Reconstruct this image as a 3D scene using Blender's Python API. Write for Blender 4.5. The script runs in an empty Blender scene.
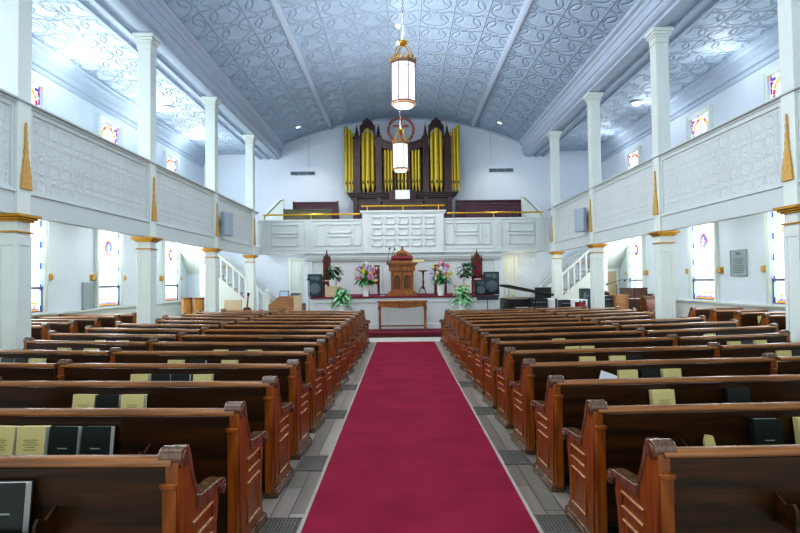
import bpy, bmesh, math, random
from mathutils import Vector, Matrix
random.seed(7)
SC = bpy.context.scene
COL = SC.collection
PI = math.pi
EYE = 1.65; FPX = 540.0

# ------------------------------------------------------------------ materials
def new_mat(name):
    m = bpy.data.materials.new(name); m.use_nodes = True
    nt = m.node_tree; b = nt.nodes['Principled BSDF']
    return m, nt, b
def lin(c):
    return tuple((x/12.92 if x <= .04045 else ((x+.055)/1.055)**2.4) for x in c)
def rgb(h):
    h = h.lstrip('#'); return lin(tuple(int(h[i:i+2], 16)/255 for i in (0, 2, 4)))
def N(nt, t, **kw):
    n = nt.nodes.new(t)
    for k, v in kw.items(): setattr(n, k, v)
    return n
def paint(name, hexc, rough=.5, metal=0, var=.06, scale=3, bump=0.0, bscale=60, spec=.5):
    m, nt, b = new_mat(name); c = rgb(hexc)
    tc = N(nt, 'ShaderNodeTexCoord'); nz = N(nt, 'ShaderNodeTexNoise')
    nz.inputs['Scale'].default_value = scale; nz.inputs['Detail'].default_value = 3
    nt.links.new(tc.outputs['Object'], nz.inputs['Vector'])
    r = N(nt, 'ShaderNodeValToRGB')
    r.color_ramp.elements[0].position = .3; r.color_ramp.elements[1].position = .7
    r.color_ramp.elements[0].color = (*[x*(1-var) for x in c], 1)
    r.color_ramp.elements[1].color = (*[min(1, x*(1+var)) for x in c], 1)
    nt.links.new(nz.outputs['Fac'], r.inputs['Fac']); nt.links.new(r.outputs['Color'], b.inputs['Base Color'])
    b.inputs['Roughness'].default_value = rough; b.inputs['Metallic'].default_value = metal
    b.inputs['Specular IOR Level'].default_value = spec
    if bump:
        n2 = N(nt, 'ShaderNodeTexNoise'); n2.inputs['Scale'].default_value = bscale
        nt.links.new(tc.outputs['Object'], n2.inputs['Vector'])
        bp = N(nt, 'ShaderNodeBump'); bp.inputs['Strength'].default_value = bump; bp.inputs['Distance'].default_value = .02
        nt.links.new(n2.outputs['Fac'], bp.inputs['Height']); nt.links.new(bp.outputs['Normal'], b.inputs['Normal'])
    return m
def wood(name, dark, light, rough=.3, scale=(1.2, 18, 18), spec=.5):
    m, nt, b = new_mat(name)
    tc = N(nt, 'ShaderNodeTexCoord'); mp = N(nt, 'ShaderNodeMapping'); mp.inputs['Scale'].default_value = scale
    nz = N(nt, 'ShaderNodeTexNoise'); nz.inputs['Scale'].default_value = 1.5; nz.inputs['Detail'].default_value = 6; nz.inputs['Distortion'].default_value = .6
    nt.links.new(tc.outputs['Object'], mp.inputs['Vector']); nt.links.new(mp.outputs['Vector'], nz.inputs['Vector'])
    r = N(nt, 'ShaderNodeValToRGB')
    r.color_ramp.elements[0].position = .32; r.color_ramp.elements[1].position = .68
    r.color_ramp.elements[0].color = (*rgb(dark), 1); r.color_ramp.elements[1].color = (*rgb(light), 1)
    nt.links.new(nz.outputs['Fac'], r.inputs['Fac']); nt.links.new(r.outputs['Color'], b.inputs['Base Color'])
    b.inputs['Roughness'].default_value = rough; b.inputs['Specular IOR Level'].default_value = spec
    bp = N(nt, 'ShaderNodeBump'); bp.inputs['Strength'].default_value = .12; bp.inputs['Distance'].default_value = .01
    nt.links.new(nz.outputs['Fac'], bp.inputs['Height']); nt.links.new(bp.outputs['Normal'], b.inputs['Normal'])
    return m
def glow(name, hexc, strength, base=None):
    m, nt, b = new_mat(name)
    tc = N(nt, 'ShaderNodeTexCoord'); nz = N(nt, 'ShaderNodeTexNoise'); nz.inputs['Scale'].default_value = 6
    nt.links.new(tc.outputs['Object'], nz.inputs['Vector'])
    r = N(nt, 'ShaderNodeValToRGB'); c = rgb(hexc)
    r.color_ramp.elements[0].color = (*[x*.88 for x in c], 1); r.color_ramp.elements[1].color = (*c, 1)
    nt.links.new(nz.outputs['Fac'], r.inputs['Fac'])
    nt.links.new(r.outputs['Color'], b.inputs['Emission Color']); nt.links.new(r.outputs['Color'], b.inputs['Base Color'])
    b.inputs['Emission Strength'].default_value = strength; b.inputs['Roughness'].default_value = .25
    return m
def tin(name, hexc, tile=.62, strength=.6, rough=.45, kind='rings', var=.05, dist=.07):
    """pressed tin: raised rings and scrolls on a square tile, measured in UV metres"""
    m, nt, b = new_mat(name); c = rgb(hexc)
    uv = N(nt, 'ShaderNodeUVMap')
    def vm(op, a, bb=None):
        n = N(nt, 'ShaderNodeVectorMath', operation=op)
        nt.links.new(a, n.inputs[0])
        if bb is not None: n.inputs[1].default_value = bb
        return n
    def mth(op, a, v=None, a2=None):
        n = N(nt, 'ShaderNodeMath', operation=op); nt.links.new(a, n.inputs[0])
        if a2 is not None: nt.links.new(a2, n.inputs[1])
        elif v is not None: n.inputs[1].default_value = v
        return n.outputs[0]
    def ring(vec, off, radius, w, sc):
        s = vm('MULTIPLY', vec, (sc[0], sc[1], 0)); s = vm('ADD', s.outputs[0], (off[0], off[1], 0))
        f = vm('FRACTION', s.outputs[0]); f = vm('SUBTRACT', f.outputs[0], (.5, .5, 0))
        f = vm('MULTIPLY', f.outputs[0], (1, 1, 0))
        ln = N(nt, 'ShaderNodeVectorMath', operation='LENGTH'); nt.links.new(f.outputs[0], ln.inputs[0])
        d = mth('ABSOLUTE', mth('SUBTRACT', ln.outputs['Value'], radius))
        mr = N(nt, 'ShaderNodeMapRange', interpolation_type='SMOOTHSTEP')
        mr.inputs['From Min'].default_value = 0; mr.inputs['From Max'].default_value = w
        mr.inputs['To Min'].default_value = 1; mr.inputs['To Max'].default_value = 0
        nt.links.new(d, mr.inputs['Value']); return mr.outputs[0]
    def seam(vec, sc, w):
        s = vm('MULTIPLY', vec, (sc[0], sc[1], 0)); f = vm('FRACTION', s.outputs[0]); f = vm('SUBTRACT', f.outputs[0], (.5, .5, .5))
        f = vm('ABSOLUTE', f.outputs[0]); sp = N(nt, 'ShaderNodeSeparateXYZ'); nt.links.new(f.outputs[0], sp.inputs[0])
        mx = mth('MAXIMUM', sp.outputs[0], a2=sp.outputs[1])
        mr = N(nt, 'ShaderNodeMapRange', interpolation_type='SMOOTHSTEP')
        mr.inputs['From Min'].default_value = .5-w; mr.inputs['From Max'].default_value = .5
        nt.links.new(mx, mr.inputs['Value']); return mr.outputs[0]
    v = uv.outputs[0]; s = 1/tile
    if kind == 'rings':
        h = ring(v, (0, 0), .40, .055, (s, s)); h2 = ring(v, (.5, .22), .34, .05, (s, s))
        h = mth('MAXIMUM', h, a2=h2); h = mth('MAXIMUM', h, a2=ring(v, (.1, .5), .13, .05, (s, s)))
        h = mth('SUBTRACT', h, a2=mth('MULTIPLY', seam(v, (s/1.0, s/1.0), .03), 0.9))
    else:
        h = ring(v, (0, 0), .36, .10, (s, s)); h = mth('MAXIMUM', h, a2=ring(v, (.5, .5), .25, .10, (s, s)))
        h = mth('MAXIMUM', h, a2=ring(v, (.5, 0), .14, .1, (s*2, s*2)))
        h = mth('ADD', h, a2=mth('MULTIPLY', seam(v, (s, s/4), .06), .8))
    nz = N(nt, 'ShaderNodeTexNoise'); nz.inputs['Scale'].default_value = 9; nz.inputs['Detail'].default_value = 5
    nt.links.new(v, nz.inputs['Vector'])
    h = mth('ADD', h, a2=mth('MULTIPLY', nz.outputs['Fac'], .7))
    bp = N(nt, 'ShaderNodeBump'); bp.inputs['Strength'].default_value = strength; bp.inputs['Distance'].default_value = dist
    nt.links.new(h, bp.inputs['Height']); nt.links.new(bp.outputs['Normal'], b.inputs['Normal'])
    r = N(nt, 'ShaderNodeValToRGB'); r.color_ramp.elements[0].position = .3; r.color_ramp.elements[1].position = .7
    r.color_ramp.elements[0].color = (*[x*(1-var) for x in c], 1); r.color_ramp.elements[1].color = (*[min(1, x*(1+var)) for x in c], 1)
    n3 = N(nt, 'ShaderNodeTexNoise'); n3.inputs['Scale'].default_value = 1.1; nt.links.new(v, n3.inputs['Vector'])
    nt.links.new(n3.outputs['Fac'], r.inputs['Fac']); nt.links.new(r.outputs['Color'], b.inputs['Base Color'])
    b.inputs['Roughness'].default_value = rough
    return m
def plank_floor(name):
    m, nt, b = new_mat(name)
    tc = N(nt, 'ShaderNodeTexCoord'); mp = N(nt, 'ShaderNodeMapping'); mp.inputs['Rotation'].default_value = (0, 0, PI/2)
    br = N(nt, 'ShaderNodeTexBrick')
    br.inputs['Scale'].default_value = 1; br.inputs['Brick Width'].default_value = 1.3; br.inputs['Row Height'].default_value = .13
    br.inputs['Mortar Size'].default_value = .004; br.offset = .37
    br.inputs['Color1'].default_value = (*rgb('#a89d8b'), 1); br.inputs['Color2'].default_value = (*rgb('#746b5e'), 1); br.inputs['Mortar'].default_value = (*rgb('#2c2924'), 1)
    nt.links.new(tc.outputs['Object'], mp.inputs['Vector']); nt.links.new(mp.outputs['Vector'], br.inputs['Vector'])
    nz = N(nt, 'ShaderNodeTexNoise'); mp2 = N(nt, 'ShaderNodeMapping'); mp2.inputs['Scale'].default_value = (30, 2, 1)
    nt.links.new(tc.outputs['Object'], mp2.inputs['Vector']); nt.links.new(mp2.outputs['Vector'], nz.inputs['Vector']); nz.inputs['Scale'].default_value = 1.2; nz.inputs['Detail'].default_value = 5
    mx = N(nt, 'ShaderNodeMix', data_type='RGBA', blend_type='MULTIPLY'); mx.inputs['Factor'].default_value = .55
    nt.links.new(br.outputs['Color'], mx.inputs['A']); nt.links.new(nz.outputs['Color'], mx.inputs['B'])
    hs = N(nt, 'ShaderNodeHueSaturation'); hs.inputs['Saturation'].default_value = .8; hs.inputs['Value'].default_value = 1.35
    nt.links.new(mx.outputs['Result'], hs.inputs['Color']); nt.links.new(hs.outputs['Color'], b.inputs['Base Color'])
    b.inputs['Roughness'].default_value = .33
    return m
def carpet_mat(name, hexc):
    m, nt, b = new_mat(name); c = rgb(hexc)
    tc = N(nt, 'ShaderNodeTexCoord'); n1 = N(nt, 'ShaderNodeTexNoise'); n1.inputs['Scale'].default_value = 2.2; n1.inputs['Detail'].default_value = 5
    n2 = N(nt, 'ShaderNodeTexNoise'); n2.inputs['Scale'].default_value = 160
    nt.links.new(tc.outputs['Object'], n1.inputs['Vector']); nt.links.new(tc.outputs['Object'], n2.inputs['Vector'])
    r = N(nt, 'ShaderNodeValToRGB'); r.color_ramp.elements[0].position = .3; r.color_ramp.elements[1].position = .75
    r.color_ramp.elements[0].color = (*[x*.8 for x in c], 1); r.color_ramp.elements[1].color = (*[x*1.25 for x in c], 1)
    ad = N(nt, 'ShaderNodeMath', operation='MULTIPLY_ADD'); ad.inputs[1].default_value = .35; 
    nt.links.new(n2.outputs['Fac'], ad.inputs[0]); 
    sb = N(nt, 'ShaderNodeMath', operation='MULTIPLY'); sb.inputs[1].default_value = .68; nt.links.new(n1.outputs['Fac'], sb.inputs[0]); nt.links.new(sb.outputs[0], ad.inputs[2])
    nt.links.new(ad.outputs[0], r.inputs['Fac']); nt.links.new(r.outputs['Color'], b.inputs['Base Color'])
    bp = N(nt, 'ShaderNodeBump'); bp.inputs['Strength'].default_value = .5; bp.inputs['Distance'].default_value = .01
    nt.links.new(n2.outputs['Fac'], bp.inputs['Height']); nt.links.new(bp.outputs['Normal'], b.inputs['Normal'])
    b.inputs['Roughness'].default_value = .95; b.inputs['Specular IOR Level'].default_value = .1
    return m

M = dict(
    wall=paint('pale_blue_wall_paint', '#dae5ef', .6, var=.02),
    white=paint('white_trim_paint', '#dfe8e1', .4, var=.02),
    gal=paint('gallery_front_paint', '#cfd8d6', .42, var=.02),
    cornice=paint('cornice_paint', '#bccadb', .5, var=.03),
    ceil=tin('pressed_tin_ceiling', '#aec2d8', .90, .85, dist=.05),
    gceil=tin('pressed_tin_gallery_ceiling', '#bfd0e3', .72, .9, dist=.06),
    gpanel=tin('pressed_tin_gallery_panel', '#d2d9d8', .30, .5, kind='scroll', var=.03, dist=.02),
    wain=paint('wainscot_paint', '#d6dcd8', .45, var=.02),
    floor=plank_floor('grey_wood_floorboards'),
    carpet=carpet_mat('crimson_carpet', '#8b263f'),
    binding=paint('carpet_binding', '#a9a097', .8),
    maroon=paint('maroon_fabric', '#6b0f2a', .9, var=.15, scale=20),
    pewglint=wood('pew_moulding_glint', '#a87a4a', '#d0a878', .18, (10, 10, 2), .9),  # paler wood: the highlight on the horizontal mouldings is put into the colour
    pew=wood('pew_wood', '#4a260c', '#7c4313', .26, (1.2, 14, 14)),
    pewend=wood('pew_end_wood', '#63310a', '#9a561a', .28, (14, 14, 1.6)),
    pewtop=wood('pew_rail_wood', '#6a421b', '#a66d33', .22, (1.2, 20, 20), .7),
    pewdark=wood('pew_scroll_wood', '#4a3320', '#7a5a3f', .2, (12, 12, 3), .8),
    pewshaded=wood('pew_shaded_wood', '#1f1305', '#47290b', .34, (1.0, 12, 12)),  # pew wood darkened: shade on the camera-facing backs is put into the colour
    oak=wood('carved_oak', '#6d3d12', '#a7692a', .35, (12, 12, 1.5)),
    shadeoak=wood('shaded_carved_oak', '#3f2109', '#6b3f16', .4, (12, 12, 1.5)),  # oak darkened: recess shade of pulpit panels and throne fan is painted in
    darkwood=wood('dark_red_wood', '#3a1710', '#6a2d1a', .35, (10, 10, 2)),
    gold=paint('gilded_paint', '#b98a2e', .35, .55, .1, 12),
    goldwood=paint('gilded_spire_wood', '#d0a455', .5, .1, .12, 14),
    brass=paint('brass', '#d6ac2b', .3, .6, .06, 8),
    organ=wood('organ_case_wood', '#20100f', '#442426', .35, (8, 8, 1.5)),
    pipe=paint('gilt_organ_pipe', '#b8a231', .32, .35, .06, 4),
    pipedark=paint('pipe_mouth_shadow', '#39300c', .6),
    bronze=paint('lantern_bronze', '#8d6f55', .4, .4, .1),
    copper=paint('copper_wood', '#8f4f42', .35, .1),
    black=paint('satin_black', '#16181c', .4),
    dkgrey=paint('dark_grey_cloth', '#37474c', .8, var=.15, scale=80),
    rubber=paint('speaker_cone', '#5b6c70', .5),
    grey=paint('grey_speaker_plastic', '#a3b1bd', .5),
    plaque=paint('grey_marble_plaque', '#9aa9ab', .4, var=.12, scale=14),
    plaquetext=paint('engraved_lines', '#6d7b80', .6),
    iron=paint('cast_iron_grate', '#75716a', .5, .3),
    cream=paint('cream_book_cover', '#d9cf8c', .55, var=.04),
    page=paint('book_pages', '#dfe2da', .8, var=.04, scale=40),
    blackbook=paint('black_book_cover', '#15201c', .4),
    print=paint('faded_print', '#8f8550', .7),
    silver=paint('silver_print', '#8f9a94', .6),
    leaf=paint('green_leaf', '#3f8a4c', .45, var=.35, scale=9),
    leafpale=paint('variegated_leaf', '#8cc492', .45, var=.35, scale=14),
    leafdark=paint('dark_leaf', '#2c5a38', .45, var=.3, scale=9),
    pink=paint('pink_petal', '#e98fb2', .6, var=.15, scale=30),
    yellow=paint('yellow_petal', '#f2dd2e', .6, var=.1, scale=30),
    lilac=paint('lilac_petal', '#d3c4e6', .6, var=.1, scale=30),
    whitepetal=paint('white_petal', '#f1f1ec', .6, var=.05, scale=30),
    vase=paint('white_ceramic', '#eef1ee', .25, var=.02),
    green=paint('green_tissue', '#7fb58a', .8),
    choirolive=wood('olive_pew_wood', '#4b4b35', '#6c6a4c', .4, (1.2, 14, 14)),
    choirpurple=wood('plum_pew_wood', '#3c1f2c', '#5e3440', .35, (1.2, 14, 14)),
    tan=wood('tan_desk_wood', '#94683f', '#b78a5c', .45, (1.4, 10, 10)),
    basket=wood('tan_drum_wood', '#a66f2c', '#d09a4c', .4, (10, 10, 1.2)),
    paper=paint('white_paper', '#eef2f5', .7, var=.02),
    beige=paint('beige_panel', '#c9b595', .6),
    red=paint('red_cloth', '#a3202c', .8),
    lens=glow('lamp_lens', '#ffffff', 2.0),
    lantern=glow('lantern_glass', '#eeeaff', 1.0),
    sky=glow('window_white_glass', '#f4f8ff', 1.05),
    sred=glow('ruby_glass', '#d11c3e', .42), sblue=glow('blue_glass', '#2a62d8', .42), samber=glow('amber_glass', '#f0a21e', .6),
    sviolet=glow('violet_glass', '#6233c4', .42), scyan=glow('pale_blue_glass', '#9ed6f5', .9), slead=paint('lead_came', '#6a6f86', .5),
    screen=glow('monitor_glow', '#9db2c8', .25),
)

# ------------------------------------------------------------------ mesh builder
class MB:
    def __init__(s): s.v = []; s.f = []; s.mi = []; s.uv = {}
    def add(s, vs, fs, mi=0):
        b = len(s.v); s.v += [tuple(p) for p in vs]
        for f in fs: s.f.append(tuple(b+i for i in f)); s.mi.append(mi)
        return s
    def box(s, x0, x1, y0, y1, z0, z1, mi=0, mat=None):
        vs = [(x, y, z) for z in (z0, z1) for y in (y0, y1) for x in (x0, x1)]
        if mat is not None: vs = [tuple(mat @ Vector(p)) for p in vs]
        return s.add(vs, [(0, 2, 3, 1), (4, 5, 7, 6), (0, 1, 5, 4), (2, 6, 7, 3), (0, 4, 6, 2), (1, 3, 7, 5)], mi)
    def prism(s, poly, a0, a1, axis='x', mi=0):
        """extrude a 2-D polygon: axis x -> poly is (y,z); axis y -> (x,z); axis z -> (x,y)"""
        def P(p, a):
            return {'x': (a, p[0], p[1]), 'y': (p[0], a, p[1]), 'z': (p[0], p[1], a)}[axis]
        n = len(poly); vs = [P(p, a0) for p in poly] + [P(p, a1) for p in poly]
        fs = [tuple(range(n))[::-1], tuple(range(n, 2*n))] + [(i, (i+1) % n, n+(i+1) % n, n+i) for i in range(n)]
        return s.add(vs, fs, mi)
    def lathe(s, prof, c=(0, 0, 0), n=16, axis='z', mi=0, a0=0):
        """prof: list of (radius, height)"""
        vs = []; fs = []
        for r, h in prof:
            for k in range(n):
                a = a0+2*PI*k/n; p = (r*math.cos(a), r*math.sin(a), h)
                if axis == 'x': p = (p[2], p[0], p[1])
                elif axis == 'y': p = (p[0], p[2], p[1])
                vs.append((c[0]+p[0], c[1]+p[1], c[2]+p[2]))
        for j in range(len(prof)-1):
            for k in range(n):
                fs.append((j*n+k, j*n+(k+1) % n, (j+1)*n+(k+1) % n, (j+1)*n+k))
        fs.append(tuple(range(n))[::-1]); m = (len(prof)-1)*n; fs.append(tuple(range(m, m+n)))
        return s.add(vs, fs, mi)
    def tube(s, pts, r, n=8, mi=0, closed=False):
        pts = [Vector(p) for p in pts]; vs = []; fs = []; L = len(pts)
        for i, p in enumerate(pts):
            a = pts[(i-1) % L] if (closed or i > 0) else p; b = pts[(i+1) % L] if (closed or i < L-1) else p
            t = (b-a).normalized(); up = Vector((0, 0, 1)) if abs(t.z) < .9 else Vector((1, 0, 0))
            u = t.cross(up).normalized(); w = u.cross(t).normalized(); rr = r[i] if isinstance(r, (list, tuple)) else r
            for k in range(n):
                an = 2*PI*k/n; vs.append(tuple(p+u*math.cos(an)*rr+w*math.sin(an)*rr))
        for i in range(L if closed else L-1):
            j = (i+1) % L
            for k in range(n): fs.append((i*n+k, i*n+(k+1) % n, j*n+(k+1) % n, j*n+k))
        if not closed: fs.append(tuple(range(n))[::-1]); fs.append(tuple(range((L-1)*n, L*n)))
        return s.add(vs, fs, mi)
    def ball(s, c, r, n=10, mi=0, sc=(1, 1, 1)):
        prof = [(max(1e-4, math.sin(PI*i/n)), -math.cos(PI*i/n)) for i in range(n+1)]
        b = len(s.v); s.lathe([(a*r, h*r) for a, h in prof], (0, 0, 0), n+2, mi=mi)
        for i in range(b, len(s.v)):
            v = s.v[i]; s.v[i] = (c[0]+v[0]*sc[0], c[1]+v[1]*sc[1], c[2]+v[2]*sc[2])
        return s
    def mesh(s, name, mats, smooth=35):
        me = bpy.data.meshes.new(name); me.from_pydata(s.v, [], s.f)
        for m in (mats if isinstance(mats, (list, tuple)) else [mats]): me.materials.append(m)
        me.polygons.foreach_set('material_index', s.mi)
        bm = bmesh.new(); bm.from_mesh(me); bmesh.ops.recalc_face_normals(bm, faces=bm.faces); bm.to_mesh(me); bm.free()
        if smooth: me.shade_smooth(); me.set_sharp_from_angle(angle=math.radians(smooth))
        return me
    def obj(s, name, mats, parent=None, loc=None, rot=None, bevel=0, smooth=35, label=None):
        o = bpy.data.objects.new(name, s.mesh(name, mats, smooth)); COL.objects.link(o)
        if parent: o.parent = parent
        if loc: o.location = loc
        if rot: o.rotation_euler = rot
        if bevel:
            bv = o.modifiers.new('edge_round', 'BEVEL'); bv.width = bevel; bv.segments = 2; bv.limit_method = 'ANGLE'; bv.angle_limit = .7
        if label: o['label'] = label
        return o
def tag(o, label, cat, group=None):
    o['label'] = label; o['category'] = cat
    if group: o['group'] = group
    return o
def thing(name, label, cat, loc=(0, 0, 0), rz=0, group=None):
    o = bpy.data.objects.new(name, None); COL.objects.link(o); o.empty_display_size = .1
    o.location = loc; o.rotation_euler = (0, 0, rz); return tag(o, label, cat, group)
def struct_empty(name, loc=(0, 0, 0)):
    o = bpy.data.objects.new(name, None); COL.objects.link(o); o.location = loc; o['kind'] = 'structure'; return o
def struct(name, mb, mat, bevel=0, smooth=35):
    o = mb.obj(name, mat, bevel=bevel, smooth=smooth); o['kind'] = 'structure'; return o
def kids(o): return [c for c in o.children]
def dup(root, loc, rz=None, label=None, group=None):
    def cp(o, parent):
        c = o.copy(); COL.objects.link(c); c.parent = parent
        for ch in list(o.children): cp(ch, c)
        return c
    r = cp(root, None); r.location = loc
    if rz is not None: r.rotation_euler = (0, 0, rz)
    if label: r['label'] = label
    if group: r['group'] = group
    return r
def planar_uv(o, fu):
    me = o.data; uv = me.uv_layers.new(name='UVMap')
    for l in me.loops: uv.data[l.index].uv = fu(me.vertices[l.vertex_index].co)
ORD = 'first second third fourth fifth sixth seventh eighth ninth tenth eleventh twelfth thirteenth fourteenth fifteenth'.split()
def at(px, py, Y):
    """the point of the place that the photograph shows at a pixel, given its depth"""
    return ((px-401)*Y/FPX-.1, Y, EYE+((281-.009*(px-401))-py)*Y/FPX)
# ------------------------------------------------------------------ room shell
XW = 8.9; XC = 5.53; YB = 20.6; YEND = 24.0; YREAR = -3.0; YWING = 22.3
struct('floor', MB().box(-9.1, 9.1, YREAR, 24.2, -.12, 0), M['floor'])
struct('wall_front', MB().box(-9.1, 9.1, YEND, YEND+.2, 0, 9.2), M['wall'])
for sgn, side in ((-1, 'left'), (1, 'right')):
    a, b = sorted((sgn*XW, sgn*(XW+.2)))
    w = struct('wall_'+side, MB().box(a, b, YREAR, YEND, 0, 7.6), M['wall'])
    # wainscot and chair rail
    mb = MB()
    x1 = sgn*(XW-.05)
    a, b = sorted((sgn*XW, x1)); mb.box(a, b, YREAR, YWING, 0, .9)
    a, b = sorted((sgn*XW, sgn*(XW-.10))); mb.box(a, b, YREAR, YWING, .9, .96); mb.box(a, b, YREAR, YWING, 0, .18)
    struct('baseboard_'+side, mb, M['wain'], .008)
    # end wall of the wing under the gallery, landing soffit and wing wall
    a, b = sorted((sgn*3.8, sgn*XW)); struct('wall_wing_'+side, MB().box(a, b, YWING, YWING+.12, 0, 3.24), M['wall'])
    a, b = sorted((sgn*7.75, sgn*XW))
    struct('ceiling_landing_'+side, MB().prism([(YWING, 2.02), (YWING, 2.2), (20.75, 3.45), (20.75, 3.25)], a, b, 'x'), M['white'])
    a, b = sorted((sgn*3.68, sgn*3.8)); struct('wall_vestry_'+side, MB().box(a, b, 20.72, YWING, 0, 2.75), M['wall'])

# arched tin ceiling
R0 = 13.03; ZC = 8.94-R0; AM = math.asin(5.33/R0)
mb = MB(); n = 48; uvs = []
for i in range(n+1):
    an = -AM+2*AM*i/n
    for y in (YREAR, YEND):
        mb.v.append((R0*math.sin(an), y, ZC+R0*math.cos(an))); uvs.append((R0*an+.39, y))
for i in range(n): mb.f.append((2*i, 2*i+1, 2*i+3, 2*i+2)); mb.mi.append(0)
ce = struct('ceiling', mb, M['ceil'], smooth=60)
me = ce.data; uv = me.uv_layers.new(name='UVMap')
for l in me.loops: uv.data[l.index].uv = uvs[l.vertex_index]
# ribs, end moulding
for k, sgn in enumerate((-1, 1)):
    an = math.asin(3.15/R0)*sgn; c = Vector((R0*math.sin(an), 0, ZC+R0*math.cos(an)))
    rot = Matrix.Translation(c) @ Matrix.Rotation(an, 4, 'Y')
    mb = MB().box(-.10, .10, YREAR, YEND, -.05, .02, mat=rot).box(-.055, .055, YREAR, YEND, -.09, -.04, mat=rot)
    struct('trim_%d' % (1+k), mb, M['cornice'], .01)
pts = [(R0*math.sin(-AM+2*AM*i/32), YEND-.03, ZC+R0*math.cos(-AM+2*AM*i/32)-.03) for i in range(33)]
struct('trim_3', MB().tube(pts, .045, 6), M['cornice'])
# cornices, gallery ceilings and their wall coves
prof = [(5.30, 7.92), (5.30, 7.86), (5.22, 7.83), (5.20, 7.78), (5.22, 7.73), (5.30, 7.70), (5.33, 7.62), (5.36, 7.61), (5.36, 7.40), (5.39, 7.39), (5.39, 7.30), (5.43, 7.25),
        (5.50, 7.22), (5.50, 7.15), (5.56, 7.13), (5.72, 7.13), (5.72, 7.19), (5.95, 7.19), (5.95, 7.12), (6.03, 7.12), (6.06, 7.2), (6.28, 7.2), (6.28, 7.14), (6.36, 7.14), (6.40, 7.3), (6.46, 7.34), (6.46, 7.92)]
for sgn, side in ((-1, 'left'), (1, 'right')):
    struct('trim_cornice_'+side, MB().prism([(sgn*x, z) for x, z in prof], YREAR, YEND, 'y'), M['cornice'], smooth=20)
    a, b = sorted((sgn*6.43, sgn*8.95))
    g = struct('ceiling_gallery_'+side, MB().box(a, b, YREAR, YEND, 7.39, 7.45), M['gceil'], smooth=0)
    planar_uv(g, lambda c: (c.x, c.y))
    cv = [(8.9, 6.82), (8.86, 6.84), (8.86, 6.95), (8.80, 6.97), (8.78, 7.1), (8.66, 7.22), (8.60, 7.24), (8.58, 7.33), (8.50, 7.34), (8.50, 7.39), (8.9, 7.39)]
    struct('trim_cove_'+side, MB().prism([(sgn*x, z) for x, z in cv], YREAR, YEND, 'y'), M['cornice'], smooth=20)

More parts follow.
